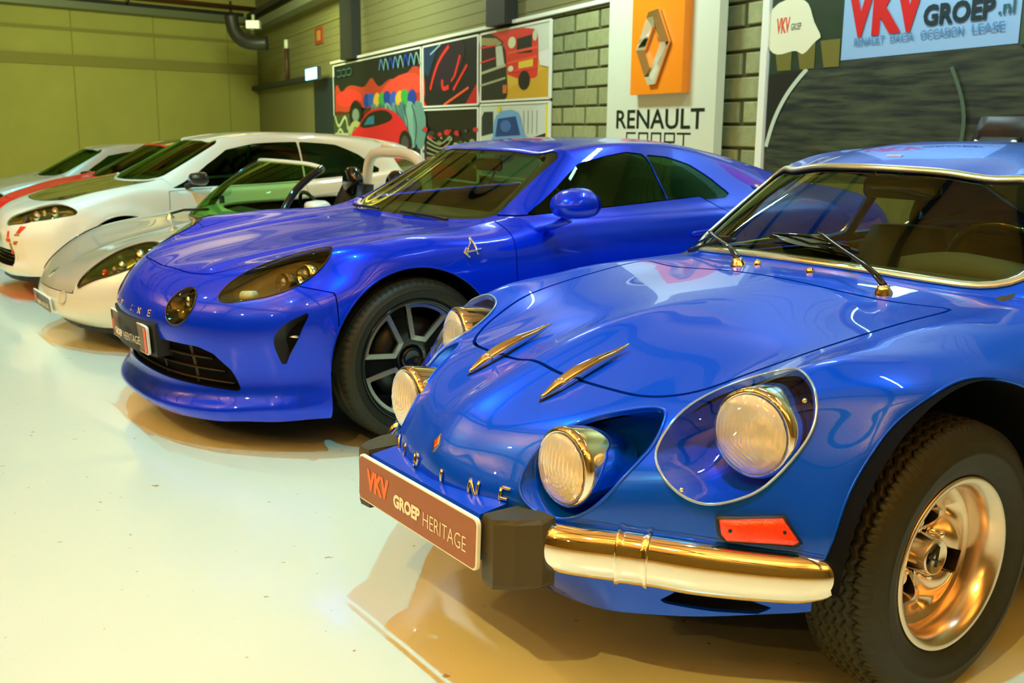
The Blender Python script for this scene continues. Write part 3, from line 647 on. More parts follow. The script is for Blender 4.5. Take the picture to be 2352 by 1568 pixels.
for off in (2.2, 6.4, 10.6, 14.8):
    P = WP(-6.0, 0, off); P = P + WD * max(0, (-5.7 - P[1]) / WD[1]); L = tmax(P, WD, 34.0); tag(beam(P, WD, L, .14, CEIL - .32, CEIL - .16).build('truss_chord', M['beam']), 'dark steel truss chord running along the hall ceiling', 'beam', 'long dark truss chords under the ceiling')
# lamp bodies for the ceiling spots
def lamp_body(p, q, lab):
    t = thing('spot_lamp', lab, 'lamp', tuple(p), 0, 'ceiling spot lamps'); d = np.array(q) - np.array(p); d = d / np.linalg.norm(d)
    MB().lathe([(.0, -.16), (.07, -.16), (.09, .0), (.10, .06), (.085, .06), (.07, -.05), (0, -.06)], (0, 0, 0) - d * .1, d, 20).build('shade', M['beam'], t)
    MB().lathe([(.0, -.035), (.065, -.035)], -d * .1, d, 20).build('lamp_glass', M['lamp_face'], t)
    MB().tube([-d * .25, (-d * .25) * [1, 1, 0] + np.array([0, 0, CEIL - p[2]])], .015, 6).build('stem', M['beam'], t)
for p_, q_ in LAMPS: lamp_body(p_, q_, 'black ceiling spot lamp on a stem aimed down at the cars')
for x, y in ((-5, -1.5), (0, -2.5), (-9, 1.5), (4.5, -2.5), (-4, 2.5), (-12, 6)):
    area((x, y, 3.3), (x, y, CEIL), 240, (1.0, .64, .22), .8, .8)  # unseen warm fills without fixtures, added to brighten the ceiling
area((-5, 18, 3.9), (-10, 26, 1.8), 420, (.85, 1.0, .5), 1.5, .5); area((1.6, 6.0, 4.1), (4.4, 6.6, 1.6), 112, (.72, 1.0, 1.0), 1.5, .4); area((-.6, 9.5, 4.1), (1.9, 10.6, 1.8), 155, (.75, 1.0, .95), 1.5, .4); area((-4, 15, 4.1), (-2, 18, 1.8), 240, (.8, 1.0, .8), 1.5, .4); area((2.6, 2.6, 4.1), (5.4, 3.6, 1.8), 70, (.7, 1.0, 1.0), 1.5, .4)  # unseen wall washers, added to lift the left and right walls
# ================================================================== wheels (built once per kind; copies share mesh data)
M['lens'] = bpy.data.materials.new('lamp_lens'); _m = M['lens']; _m.use_nodes = True; _b = _m.node_tree.nodes['Principled BSDF']
_b.inputs['Base Color'].default_value = (1.0, .95, .74, 1); _b.inputs['Transmission Weight'].default_value = .46; _b.inputs['Roughness'].default_value = .07; _b.inputs['IOR'].default_value = 1.4; _b.inputs['Metallic'].default_value = .12
def tyre_mesh(R, rb, w_, kind, nth=240, full=True):
    """ring around the y axis, outer side at +y; width w_ centred on y=0"""
    h = w_ / 2; na = 44 if kind == 'zigzag' else 26
    prof = [(rb, h - .012), (rb + .006, h - .004), (rb + (R - rb) * .25, h + .008), (rb + (R - rb) * .42, h + .010), (rb + (R - rb) * .45, h + .013), (rb + (R - rb) * .48, h + .010), (rb + (R - rb) * .60, h + .008), (rb + (R - rb) * .72, h + .002), (R - .012, h - .012)]
    cr = [(R - .0035 - .006 * (abs(t) ** 3), -t * (h - .020)) for t in np.linspace(-1, 1, na)]
    prof = prof + cr + [(r_, -y) for r_, y in prof[::-1]]
    rings = []; 
    for k in range(nth):
        th = 2 * pi * k / nth; ring = []
        for i, (r_, y) in enumerate(prof):
            if 9 <= i < 9 + na:
                if kind == 'zigzag':
                    tri = abs(((k / nth * 56) % 1) * 2 - 1) - .5
                    for g in (-.052, -.031, -.0105, .0105, .031, .052):
                        dd = abs(y - g * (w_ / .165) - .011 * tri)
                        if dd < .0030: r_ = r_ - .007
                    if abs(y) > .052 and ((k / nth * 112) % 1) < .3: r_ -= .004
                elif kind == 'road':
                    for g in (-.26, 0, .26):
                        if abs(y - g * w_) < .006: r_ -= .006
                    if abs(y) > .33 * w_ and ((k / nth * 72) % 1) < .25: r_ -= .004
            if kind == 'road' and i in (8,) and ((k / nth * 72) % 1) < .25: r_ -= .004
            ring.append((r_ * cos(th), y, r_ * sin(th)))
        rings.append(ring)
    mb = MB(); n = len(prof); mb.V = [p for r_ in rings for p in r_]
    mb.F = [(i * n + j, ((i + 1) % nth) * n + j, ((i + 1) % nth) * n + j + 1, i * n + j + 1) for i in range(nth) for j in range(n - 1)]
    return mb
def disc_piece(r0, r1, nr, nt, hf):
    X = []; uv = []
    for i in range(nr + 1):
        r_ = r0 + (r1 - r0) * i / nr
        for k in range(nt): th = 2 * pi * k / nt; X.append((r_ * cos(th), hf(r_, th), r_ * sin(th))); uv.append((r_, th))
    F = []
    for i in range(nr):
        for k in range(nt):
            a, b, c, d = i * nt + k, i * nt + (k + 1) % nt, (i + 1) * nt + (k + 1) % nt, (i + 1) * nt + k; F += [(a, c, b), (a, d, c)]
    X = np.array(X); F = np.array(F); n = np.cross(X[F[:, 1]] - X[F[:, 0]], X[F[:, 2]] - X[F[:, 0]]); N = np.zeros_like(X)
    for k in range(3): np.add.at(N, F[:, k], n)
    N /= np.linalg.norm(N, axis=1)[:, None] + 1e-12
    if N[:, 1].mean() < 0: F = F[:, ::-1]; N = -N
    return Piece(X, F, np.array(uv), N)
def xz(X): return X[:, [0, 2]]
def place(objs, parent, loc, sg, rot=0.0):
    """copies a list of (object, parent index) templates onto a car at loc; sg -1 for the right side"""
    out = []
    for o, pi_ in objs:
        c = o.copy(); COL.objects.link(c); out.append(c); c.parent = parent if pi_ is None else out[pi_]
        if pi_ is None: c.location = loc; c.rotation_euler = (0, rot, 0 if sg > 0 else pi)
    return out
TPL = bpy.data.objects.new('tpl', None)
def finish_tpl(objs):
    return objs
def drop(objs):
    for o, _ in objs: bpy.data.objects.remove(o)
def classic_wheel(tread=True):
    w_ = .168; R_, rb = .312, .190; L = []
    L.append((tyre_mesh(R_, rb, w_, 'zigzag', 1120 if tread else 224).build('tyre', M['rubber'], None, True), None))
    L.append((MB().lathe([(rb - .004, -.07), (rb - .004, .066), (rb + .002, .074), (rb + .003, .080), (rb - .001, .083), (rb - .012, .081), (rb - .026, .060), (rb - .031, .03), (rb - .033, -.06)], n=96).build('rim', M['alloy'], None, True), None))
    rd = rb - .030
    def hf(r_, th):
        t = r_ / rd; dome = -.022 + .034 * smoothstep(.72, 1.0, t)
        lobe = abs(((th / (2 * pi / 3)) % 1) * 2 - 1)     # 0 on petal middle, 1 at a slot
        return float(dome + .050 * (1 - lobe ** 4) * sin(pi * min(1, max(0, (t - .30) / .62))))
    D = disc_piece(.03, rd, 26, 216, hf)
    def slots(X, uv):
        f = np.full(len(X), 1.0); p = xz(X)
        for k in range(3):
            a = 2 * pi * k / 3 + pi / 3 + .0; q = np.stack([p[:, 0] * cos(a) + p[:, 1] * sin(a), -p[:, 0] * sin(a) + p[:, 1] * cos(a)], 1)
            f = np.minimum(f, -polysd(q, rr(.046, .146, -.027, .027, .006)))
            f = np.minimum(f, -polysd(q, rr(.120, .150, .020, .060, .008))) if False else f
        return f
    L.append((D.clip(slots).build('wheel_face', M['alloy'], None, rim=.03), None))
    L.append((MB().lathe([(.050, -.05), (.043, -.02), (.041, .034), (.039, .038), (.036, .038), (.035, .035), (0, .035)], n=48).build('hub_cap', M['alloy'], None, True), None)); hub = len(L) - 1
    mb = MB()
    for a, b in (((.022, -.018), (-.002, .024)), ((-.002, .024), (-.012, -.020)), ((.026, -.004), (-.022, -.008)), ((.026, -.004), (.016, .004))): mb.tube([(a[0], .036, a[1]), (b[0], .036, b[1])], .0028, 6)
    L.append((mb.build('emblem', M['steel_dark'], None, True), hub))
    for k in range(4):
        a = pi / 4 + k * pi / 2; c = (.068 * cos(a), -.024, .068 * sin(a))
        L.append((MB().lathe([(.014, .0), (.014, .012), (.010, .014), (.010, .03), (.007, .036), (0, .037)], c, (0, 1, 0), 12).build('lug_nut', M['chrome'], None, True), None))
    L.append((MB().lathe([(0, -.02), (.14, -.02), (.14, -.05), (0, -.05)], n=40).build('brake_drum', M['cavity'], None, True), None))
    return L
def modern_wheel(R_=.325, rb=.243, w_=.205, nsp=5, detail=True):
    L = []; y0 = w_ / 2
    L.append((tyre_mesh(R_, rb - .004, w_, 'road', 432 if detail else 144).build('tyre', M['rubber'], None, True), None))
    L.append((MB().lathe([(rb - .010, -.08), (rb - .010, y0 - .02), (rb - .002, y0 - .010), (rb, y0 - .004), (rb - .005, y0 - .001), (rb - .012, y0 - .004), (rb - .018, y0 - .014), (rb - .022, -.05)], n=96).build('rim', M['gloss_black'], None, True), None))
    hfy = lambda r_: y0 - .030 - .030 * (1 - min(1, r_ / rb)) ** 2 - .012 * (r_ < .05)
    # dark spoke structure with openings
    D = disc_piece(.012, rb - .016, 24, 240, lambda r_, th: hfy(r_) - .008)
    wins = []; 
    for k in range(nsp):
        a = 2 * pi * k / nsp + .33
        pol = [(.070, -.20), (.060, .0), (.070, .20)] if False else None
        outer = [(rb - .022, t) for t in np.linspace(.46, -.46, 9)]; inner = [(.082, -.42), (.074, 0), (.082, .42)]
        poly = [(r_ * cos(a + t), r_ * sin(a + t)) for r_, t in outer + inner]; wins.append(poly)
    def opn(X, uv):
        f = np.full(len(X), 1.0)
        for p_ in wins: f = np.minimum(f, -polysd(xz(X), p_) - .0005)
        return f
    L.append((D.clip(opn).build('wheel_face', M['gloss_black'], None, rim=.03), None))
    # machined bright edge band around each opening
    for p_ in wins:
        n = len(p_); P = np.array(p_); c = P.mean(0); q = []
        A = [(x, hfy(np.hypot(x, z)) + .002, z) for x, z in P]; Bs = []
        for i in range(n):
            t0 = P[i] - P[i - 1]; t1 = P[(i + 1) % n] - P[i]; t0 /= np.linalg.norm(t0); t1 /= np.linalg.norm(t1); b = (np.array([t0[1], -t0[0]]) + np.array([t1[1], -t1[0]])); b /= np.linalg.norm(b); s_ = 1 / max(.5, (b @ np.array([t0[1], -t0[0]])))
            wd = .019 if i > 8 or i in (0, 8) else .013; cc = P[i] - b * wd * s_; Bs.append(cc)
        if np.linalg.norm(Bs[4] - c) < np.linalg.norm(P[4] - c): Bs = [2 * P[i] - Bs[i] for i in range(n)]
        I_ = [tuple((x, hfy(np.hypot(x, z)) + .002, z)) for x, z in P]; O_ = [tuple((x, hfy(np.hypot(x, z)) + .002, z)) for x, z in [2 * P[i] - Bs[i] for i in range(n)]]
        low = [(x, y - .014, z) for x, y, z in O_]
        L.append((MB().loft([I_, O_, low]).build('spoke_edge', M['alloy_bright'], None), None))
    L.append((MB().lathe([(.046, y0 - .085), (.046, y0 - .058), (.034, y0 - .052), (.03, y0 - .056), (0, y0 - .056)], n=30).build('hub_cap', M['gloss_black'], None, True), None))
    for k in range(5):
        a = 2 * pi * k / 5; L.append((MB().lathe([(.008, y0 - .075), (.008, y0 - .062), (0, y0 - .061)], (.062 * cos(a), 0, .062 * sin(a)), n=8).build('lug_nut', M['steel_dark'], None, True), None))
    L.append((MB().lathe([(.03, .0), (.03, .02), (.165, .02), (.165, .0)], n=60).build('brake_disc', M['steel_dark'], None, True), None))
    L.append((MB().loft([[(r_ * cos(a), y, r_ * sin(a)) for r_, y in ((.10, .06), (.18, .06), (.18, -.04), (.10, -.04))] for a in np.linspace(2.6, 3.6, 9)], True, True, True).build('brake_caliper', M['black'], None, True), None))
    return L
# ================================================================== classic blue berlinette (front right)
def car_root(name, label, o): return thing(name, label, 'car', (o[0], o[1], 0), PHI + pi)
CR = car_root('vintage_coupe', 'blue vintage coupe with four round headlamps and chrome bumper, nearest the camera', CLASSIC_O)
def mid(r0, r1, t=.5): return [tuple(a + (b - a) * t for a, b in zip(p, q)) for p, q in zip(r0, r1)]
R = []
def row(s):
    R.append([tuple(float(v) for v in p.split(',')) for p in s.split()])
# (x forward, y left, z up) from the centre line out and down to the sill
row('.66,0,.20 .66,.14,.20 .655,.26,.203 .635,.38,.215 .585,.49,.235 .53,.57,.25 .48,.63,.265 .43,.68,.28 .39,.71,.29 .35,.73,.29')
row('.75,0,.265 .745,.14,.265 .715,.27,.272 .655,.385,.285 .59,.49,.30 .53,.58,.31 .475,.64,.315 .42,.69,.315 .36,.73,.31 .28,.75,.27')
row('.80,0,.345 .79,.145,.345 .75,.275,.352 .685,.395,.362 .60,.51,.37 .53,.60,.375 .465,.665,.38 .395,.715,.38 .32,.755,.36 .18,.77,.25')
row('.838,0,.42 .82,.145,.425 .775,.275,.435 .70,.40,.445 .61,.515,.455 .53,.605,.46 .455,.67,.46 .37,.73,.45 .27,.77,.41 .08,.78,.245')
row('.83,0,.48 .805,.145,.485 .755,.275,.50 .68,.40,.515 .59,.515,.53 .505,.605,.535 .415,.675,.535 .315,.735,.525 .20,.78,.46 0,.79,.24')
row('.79,0,.54 .765,.145,.548 .712,.275,.560 .635,.39,.568 .56,.49,.576 .475,.597,.598 .372,.673,.603 .25,.74,.59 .09,.785,.50 -.10,.79,.235')
row('.725,0,.588 .70,.145,.594 .655,.275,.605 .59,.387,.611 .51,.487,.625 .418,.603,.668 .30,.683,.664 .16,.75,.635 -.02,.79,.53 -.20,.792,.23')
row('.60,0,.640 .58,.145,.643 .545,.28,.647 .49,.398,.650 .425,.497,.674 .335,.61,.712 .21,.70,.706 .06,.765,.665 -.12,.792,.54 -.30,.79,.225')
row('.45,0,.693 .435,.14,.692 .41,.28,.688 .36,.415,.692 .295,.54,.726 .205,.63,.745 .08,.71,.728 -.06,.77,.678 -.22,.792,.54 -.42,.79,.22')
row('.27,0,.744 .26,.14,.740 .24,.28,.735 .20,.42,.736 .13,.55,.754 .045,.64,.761 -.05,.715,.742 -.17,.773,.685 -.31,.792,.54 -.50,.79,.215')
row('.06,0,.784 .055,.14,.779 .04,.28,.771 .01,.42,.768 -.05,.555,.778 -.12,.645,.778 -.20,.72,.75 -.29,.775,.69 -.41,.79,.54 -.58,.785,.21')
row('-.14,0,.812 -.145,.14,.808 -.165,.28,.799 -.20,.42,.793 -.255,.56,.797 -.31,.65,.783 -.37,.72,.755 -.43,.775,.695 -.52,.788,.54 -.68,.78,.205')
row('-.315,0,.838 -.325,.15,.836 -.35,.30,.828 -.40,.45,.817 -.48,.585,.805 -.52,.662,.785 -.56,.722,.758 -.60,.772,.70 -.66,.788,.54 -.80,.775,.20')
row('-.335,0,.846 -.345,.15,.844 -.37,.30,.837 -.42,.45,.827 -.505,.588,.812 -.535,.665,.787 -.57,.724,.76 -.61,.772,.70 -.67,.788,.54 -.81,.775,.20')   # 13 windscreen base
row('-.485,0,.985 -.495,.14,.983 -.525,.28,.976 -.58,.42,.962 -.67,.545,.940 -.69,.67,.80 -.71,.727,.765 -.74,.772,.70 -.78,.788,.54 -.88,.775,.20')
row('-.65,0,1.112 -.66,.12,1.11 -.69,.24,1.103 -.74,.365,1.092 -.83,.482,1.068 -.87,.67,.80 -.89,.728,.765 -.90,.772,.70 -.92,.788,.54 -.96,.775,.20')       # 15 windscreen top
row('-.80,0,1.147 -.81,.12,1.145 -.83,.24,1.137 -.87,.365,1.122 -.95,.494,1.088 -1.0,.67,.80 -1.01,.728,.765 -1.02,.772,.70 -1.03,.788,.54 -1.05,.775,.20')
row('-1.1,0,1.178 -1.1,.12,1.176 -1.1,.24,1.167 -1.11,.36,1.148 -1.14,.485,1.103 -1.16,.67,.80 -1.16,.728,.765 -1.17,.772,.70 -1.17,.788,.54 -1.17,.775,.20')
row('-1.4,0,1.168 -1.4,.12,1.166 -1.4,.24,1.157 -1.4,.355,1.137 -1.4,.475,1.088 -1.4,.668,.803 -1.4,.727,.77 -1.4,.772,.70 -1.4,.788,.54 -1.4,.775,.20')
row('-1.72,0,1.10 -1.72,.12,1.098 -1.72,.23,1.09 -1.71,.34,1.075 -1.69,.45,1.03 -1.67,.665,.815 -1.67,.727,.78 -1.67,.775,.71 -1.67,.792,.54 -1.67,.775,.21')
row('-2.05,0,.985 -2.05,.12,.983 -2.04,.23,.978 -2.02,.34,.965 -1.98,.46,.935 -1.94,.66,.835 -1.93,.73,.795 -1.92,.785,.72 -1.91,.80,.54 -1.91,.78,.215')
row('-2.4,0,.87 -2.4,.12,.869 -2.39,.24,.867 -2.37,.36,.863 -2.33,.49,.855 -2.29,.64,.83 -2.27,.72,.79 -2.25,.785,.72 -2.24,.80,.54 -2.23,.78,.22')
row('-2.8,0,.79 -2.8,.13,.79 -2.79,.26,.79 -2.77,.39,.788 -2.73,.51,.785 -2.68,.62,.77 -2.65,.69,.74 -2.62,.75,.68 -2.60,.775,.53 -2.58,.76,.24')
row('-3.08,0,.74 -3.08,.13,.74 -3.07,.26,.738 -3.05,.38,.735 -3.02,.49,.73 -2.98,.58,.715 -2.95,.64,.69 -2.92,.69,.64 -2.89,.72,.52 -2.85,.71,.26')
row('-3.17,0,.66 -3.17,.13,.66 -3.16,.26,.655 -3.14,.38,.65 -3.11,.48,.64 -3.07,.57,.62 -3.04,.62,.60 -3.01,.66,.56 -2.98,.69,.48 -2.94,.69,.27')
row('-3.16,0,.42 -3.16,.13,.42 -3.15,.26,.42 -3.13,.38,.42 -3.10,.48,.415 -3.06,.57,.41 -3.03,.62,.40 -3.0,.66,.38 -2.97,.685,.35 -2.94,.69,.28')
AX, AR, AZ = -2.2, .405, .305
def disp(X):
    X = X.copy(); y = np.abs(X[:, 1])
    for ax in (0, AX):
        d = np.hypot(X[:, 0] - ax, X[:, 2] - AZ); w_ = smoothstep(.50, .70, y) * np.exp(-((d - AR) / .055) ** 2) * (d > AR - .08)
        X[:, 1] += np.sign(X[:, 1]) * .016 * w_
    # rib down the middle of the nose and bonnet
    w_ = np.exp(-(X[:, 1] / .055) ** 2) * smoothstep(.05, .4, X[:, 0]) * smoothstep(.40, .50, X[:, 2]); X[:, 2] += .011 * w_; X[:, 0] += .004 * w_
    return X
CS = Surf(R, creases=(12, 13, 15), res=.014, disp=disp)
BODY = Piece.of(CS)
def arch(ax, r, az=AZ, ymin=.40):
    def f(X, uv):
        d = np.hypot(X[:, 0] - ax, X[:, 2] - az) - r; low = np.abs(X[:, 0] - ax) - r; d = np.where(X[:, 2] < az, low, d)
        return np.where(np.abs(X[:, 1]) > ymin, d, 1.0)
    return f
BODY = BODY.clip(arch(0, AR)).clip(arch(AX, AR))
# bonnet outline in plan (x, y)
hood = [(.556, 0), (.550, .10), (.546, .18), (.534, .27), (.512, .335), (.47, .385), (.415, .425), (.352, .452), (.259, .485), (.144, .506), (.011, .520), (-.121, .532), (-.238, .540), (-.262, .525), (-.235, .40), (-.205, .2), (-.20, 0)]
HP = smooth2([(a, b) for a, b in hood], 5, False); HPall = np.concatenate([HP, (HP * [1, -1])[::-1][1:-1]])
top = lambda X: (X[:, 2] > .55)
def fhood(X, uv): return np.where(top(X) & (X[:, 0] > -.4), polysd(X[:, :2], HPall), -1.0)
GAP = .0045
HOOD = BODY.clip(lambda X, uv: fhood(X, uv) - GAP); BODY = BODY.clip(lambda X, uv: -fhood(X, uv) - GAP)
# door cut in side view
def sideroom(X): return np.abs(X[:, 1]) > .5
door = smooth2([(-.60, .28), (-.55, .5), (-.53, .66), (-.56, .785)], 4, False).tolist() + smooth2([(-1.42, .795), (-1.50, .7), (-1.52, .5), (-1.42, .28)], 4, False).tolist()
def fdoor(X, uv): return np.where(np.abs(X[:, 1]) > .5, polysd(X[:, [0, 2]], door), -1.0)
DOOR = BODY.clip(lambda X, uv: fdoor(X, uv) - GAP); BODY = BODY.clip(lambda X, uv: -fdoor(X, uv) - GAP)
# glazing in row / column numbers
def rr(x0, x1, y0, y1, r, n=6, sq=1):
    out = []
    for cx, cy, a0 in ((x1 - r, y1 - r * sq, 0), (x0 + r, y1 - r * sq, 90), (x0 + r, y0 + r * sq, 180), (x1 - r, y0 + r * sq, 270)):
        for k in range(n + 1):
            a = radians(a0 + 90 * k / n); out.append((cx + r * cos(a), cy + r * sq * sin(a)))
    return out
ws = rr(13.04, 14.93, -3.82, 3.82, .42, sq=1.9)
def fws(X, uv): return np.where(X[:, 2] > .7, polysd(uv, ws), -1.0)
side1 = smooth2([(14.35, 4.62), (14.25, 4.9), (15, 4.93), (17.5, 4.92), (17.9, 4.85), (17.9, 4.2), (17.0, 4.14), (15.6, 4.14), (14.7, 4.25)], 1)
side2 = [(18.1, 4.86), (18.1, 4.2), (18.5, 4.2), (19.4, 4.6), (19.3, 4.85)]
def fs(poly): return lambda X, uv: polysd(np.stack([uv[:, 0], np.abs(uv[:, 1])], 1), poly)
rear = rr(19.1, 20.8, -3.4, 3.4, .3, sq=1.6)
def fr(X, uv): return polysd(uv, rear)
GL = {'windshield': BODY.clip(fws), 'side_window': BODY.clip(fs(side1)), 'quarter_window': BODY.clip(fs(side2)), 'rear_window': BODY.clip(fr)}
for f in (fws, fs(side1), fs(side2), fr): BODY = BODY.clip(lambda X, uv, f=f: -f(X, uv))
# lamp openings: outlines on the left wing, mirrored to the right
COVER = Outline([(.593,.463,.562),(.552,.446,.608),(.463,.442,.657),(.369,.475,.693),(.312,.535,.718),(.318,.601,.714),(.352,.652,.66),(.387,.658,.609),(.466,.638,.533),(.509,.613,.507),(.557,.571,.493),(.594,.521,.514)], 5)
FOGC = np.array([.70, .326, .528]); FOGR = .098
FOGP = smooth2([(.248,.500),(.256,.560),(.290,.606),(.345,.632),(.390,.640),(.422,.630),(.440,.596),(.436,.530),(.400,.460),(.345,.427),(.29,.437),(.258,.465)], 5)
def ffog(X, uv): return np.where(X[:, 0] > .4, polysd(np.stack([np.abs(X[:, 1]), X[:, 2]], 1), FOGP), -1.0)
def fcov(X, uv): return np.maximum(COVER.sd(X), COVER.mirror().sd(X))
COVERP = BODY.clip(fcov); BODY = BODY.clip(lambda X, uv: -fcov(X, uv)).clip(lambda X, uv: -ffog(X, uv))
# lower openings
slot = [(.48, .262), (.58, .262), (.64, .268), (.665, .285), (.62, .298), (.52, .297)]
def fslot(X, uv): return np.where((X[:, 2] < .34) & (X[:, 0] > .3), polysd(np.stack([np.abs(X[:, 1]), X[:, 2]], 1), slot), -1.0)
def fgr(X, uv): return np.where((X[:, 2] < .34) & (X[:, 0] > .5), np.minimum(.235 - np.abs(X[:, 1]), np.minimum(X[:, 2] - .208, .30 - X[:, 2])), -1.0)
GRI = BODY.clip(fgr); BODY = BODY.clip(lambda X, uv: -fslot(X, uv)).clip(lambda X, uv: -fgr(X, uv))
body = BODY.build('body', M['blue_classic'], CR, rim=.012)
hood_o = HOOD.build('hood', M['blue_classic'], CR, rim=.012)
for sg, nm in ((1, 'door'), (-1, 'door')):
    d = DOOR.clip(lambda X, uv: X[:, 1] * sg); d.build(nm, M['blue_classic'], CR, rim=.012)
for nm, pc in GL.items():
    if nm.startswith(('side', 'quarter')):
        for sg in (1, -1): pc.clip(lambda X, uv: X[:, 1] * sg).offset(-.006).build(nm, M['glass'], CR)
    else: pc.offset(-.004).build(nm, M['glass'], CR)
# dark inner skin behind gaps
INN = Piece.of(CS).clip(lambda X, uv: .80 - X[:, 2]).clip(arch(0, AR + .01)).clip(arch(AX, AR + .01)).clip(lambda X, uv: -fcov(X, uv) - .004).clip(lambda X, uv: -ffog(X, uv) - .004)
INN.offset(-.022).build('inner_shell', M['cavity'], CR)
# wheel arch liners and floor pan
def liners(parent, axs, r, az, yo, yi, n=40):
    for ax in axs:
        for sg in (1, -1):
            lin = MB(); rings = [[(ax + (r - .002) * cos(a), sg * y, az + (r - .002) * sin(a)) for a in np.linspace(.08, pi - .02, n)] for y in (yo, yi)]
            lin.loft(rings, False); nv = len(lin.V); lin.F += [(0 + n, n + i, n + i + 1) for i in range(1, n - 1)]
            lin.build('wheel_arch_liner', M['cavity'], parent, True)
liners(CR, (0, AX), AR, AZ, .775, .42)
MB().box((-1.15, 0, .22), (2.5, 1.30, .03)).build('floor_pan', M['cavity'], CR)

def edge_tube(pts, r, name, m, parent, closed=True, n=8, flat=None, surf=None, off=0.0):
    if surf is not None:
        P = []; U = []
        for p in pts:
            q, nn = surf.near(p, off); P.append(q); U.append(nn)
        return MB().tube(P, r, n, closed, True, flat, up=np.array(U)).build(name, m, parent, True)
    return MB().tube(pts, r, n, closed, True, flat).build(name, m, parent, True)
def uvpath(S, poly, n=1):
    P = np.array(poly, float); return S.at(P[:, 0], P[:, 1])
# windscreen surround: chrome strip with a dark inner seal
wsd = []
for a, b in zip(ws, ws[1:] + ws[:1]):
    k = max(1, int(np.hypot((b[0] - a[0]) * .3, (b[1] - a[1]) * .14) / .03)); wsd += [(a[0] + (b[0] - a[0]) * i / k, a[1] + (b[1] - a[1]) * i / k) for i in range(k)]
wc = np.array(wsd)
edge_tube(CS.at(wc[:, 0], wc[:, 1]), .011, 'windshield_trim', M['trim_metal'], CR, True, 10, (1.0, .55), CS, .004)
sc = (wc - [13.985, 0]) * [.975, .985] + [13.985, 0]
edge_tube(CS.at(sc[:, 0], sc[:, 1]), .009, 'windshield_seal', M['black'], CR, True, 8, (1.0, .5), CS, .0)
for sg in (1, -1):
    for poly in (side1, side2):
        P = np.array(poly); P = smooth2(P, 5) if len(P) < 12 else P; edge_tube(CS.at(P[:, 0], P[:, 1] * sg), .006, 'window_trim', M['chrome_soft'], CR, True, 8, None, CS, .001)
edge_tube(CS.at([r_[0] for r_ in rear], [r_[1] for r_ in rear]), .008, 'rear_window_trim', M['black'], CR, True, 8)
# arch lips
for ax in (0, AX):
    for sg in (1, -1):
        pts = []
        for a in np.linspace(.10, pi - .02, 46):
            x, z = ax + AR * cos(a), AZ + AR * sin(a); q, nn = CS.cast((x, sg * 1.3, z), (0, -sg, 0)); pts.append(q - np.array([0, sg * .004, 0]))
        MB().tube(pts, .0045, 6).build('arch_lip', M['blue_classic'], CR, True)

# ---- headlamps behind clear covers
for sg in (1, -1):
    m3 = np.array([1, sg, 1]); ol = COVER if sg == 1 else COVER.mirror()
    COVERP.clip(lambda X, uv: X[:, 1] * sg).offset(.002).build('headlamp_cover', M['clear'], CR)
    ring = [CS.near(p)[0] for p in ol.P3]; U = [CS.near(p)[1] for p in ol.P3]
    MB().tube([r_ + .003 * np.array(u) for r_, u in zip(ring, U)], .0030, 8, True, flat=(1, .7), up=np.array(U)).build('cover_rim', M['rim_edge'], CR, True)
    inner = np.array(ring); cen = inner.mean(0); ax3 = np.array([-.86, -.22 * sg, -.10]); ax3 /= np.linalg.norm(ax3)
    r1 = inner - .004 * np.array(U); rings = [r1]
    for t, sc_ in ((.035, .98), (.09, .92), (.16, .8)): rings.append(cen + (inner - cen) * sc_ + ax3 * t)
    bk = MB().loft([list(map(tuple, r_)) for r_ in rings], True, False, True).build('lamp_bucket', M['blue_classic'], CR, True)
    # inner floor panel, lamp body
    HC = np.array([.427, .563, .612]) * m3; HA = np.array([.965, .18 * sg, .02]); HA /= np.linalg.norm(HA)
    lr = .086
    lb = MB().lathe([(lr + .004, -.10), (lr + .006, -.02), (lr + .006, 0), (lr + .002, .006), (lr - .006, .006), (lr - .008, 0)], HC, HA, 48).build('headlamp_ring', M['chrome'], CR, True)
    bowl = [(0.012, -.075), (.04, -.066), (.065, -.045), (lr - .006, -.006)]
    MB().lathe(bowl, HC, HA, 40).build('reflector', M['chrome_soft'], lb, True)
    gl = [(0.0, .028)] + [(lr * sin(a), .028 * cos(a) ** .9 if cos(a) > 0 else 0) for a in np.linspace(.12, pi / 2, 12)]
    gl[-1] = (lr - .006, 0)
    LENSR = MB()
    # lens with fine vertical flutes
    X_, Y_, N_ = frame(HA); rings = []
    for rr_ in np.linspace(0.001, lr - .006, 26):
        ring_ = []
        for k in range(72):
            a = 2 * pi * k / 72; dx, dy = rr_ * cos(a), rr_ * sin(a); h = .026 * sqrt(max(0, 1 - (rr_ / lr) ** 2)) + .0011 * sin(dx * 620) * (1 if dy > -.02 else .2) + (.0011 * sin((dx * .6 + dy) * 560) if dy < -.02 else 0)
            ring_.append(HC + X_ * dx + Y_ * dy + N_ * h)
        rings.append(ring_)
    LENSR.loft(rings).build('lens', M['lens'], lb, True)
    for cc in ((.361, .630, .683), (.585, .531, .515)):
        q, nn = CS.near(np.array(cc) * m3, .003)
        MB().lathe([(0, .003), (.0045, .002), (.005, -.002)], q, nn, 10).build('cover_screw', M['chrome_soft'], CR, True)
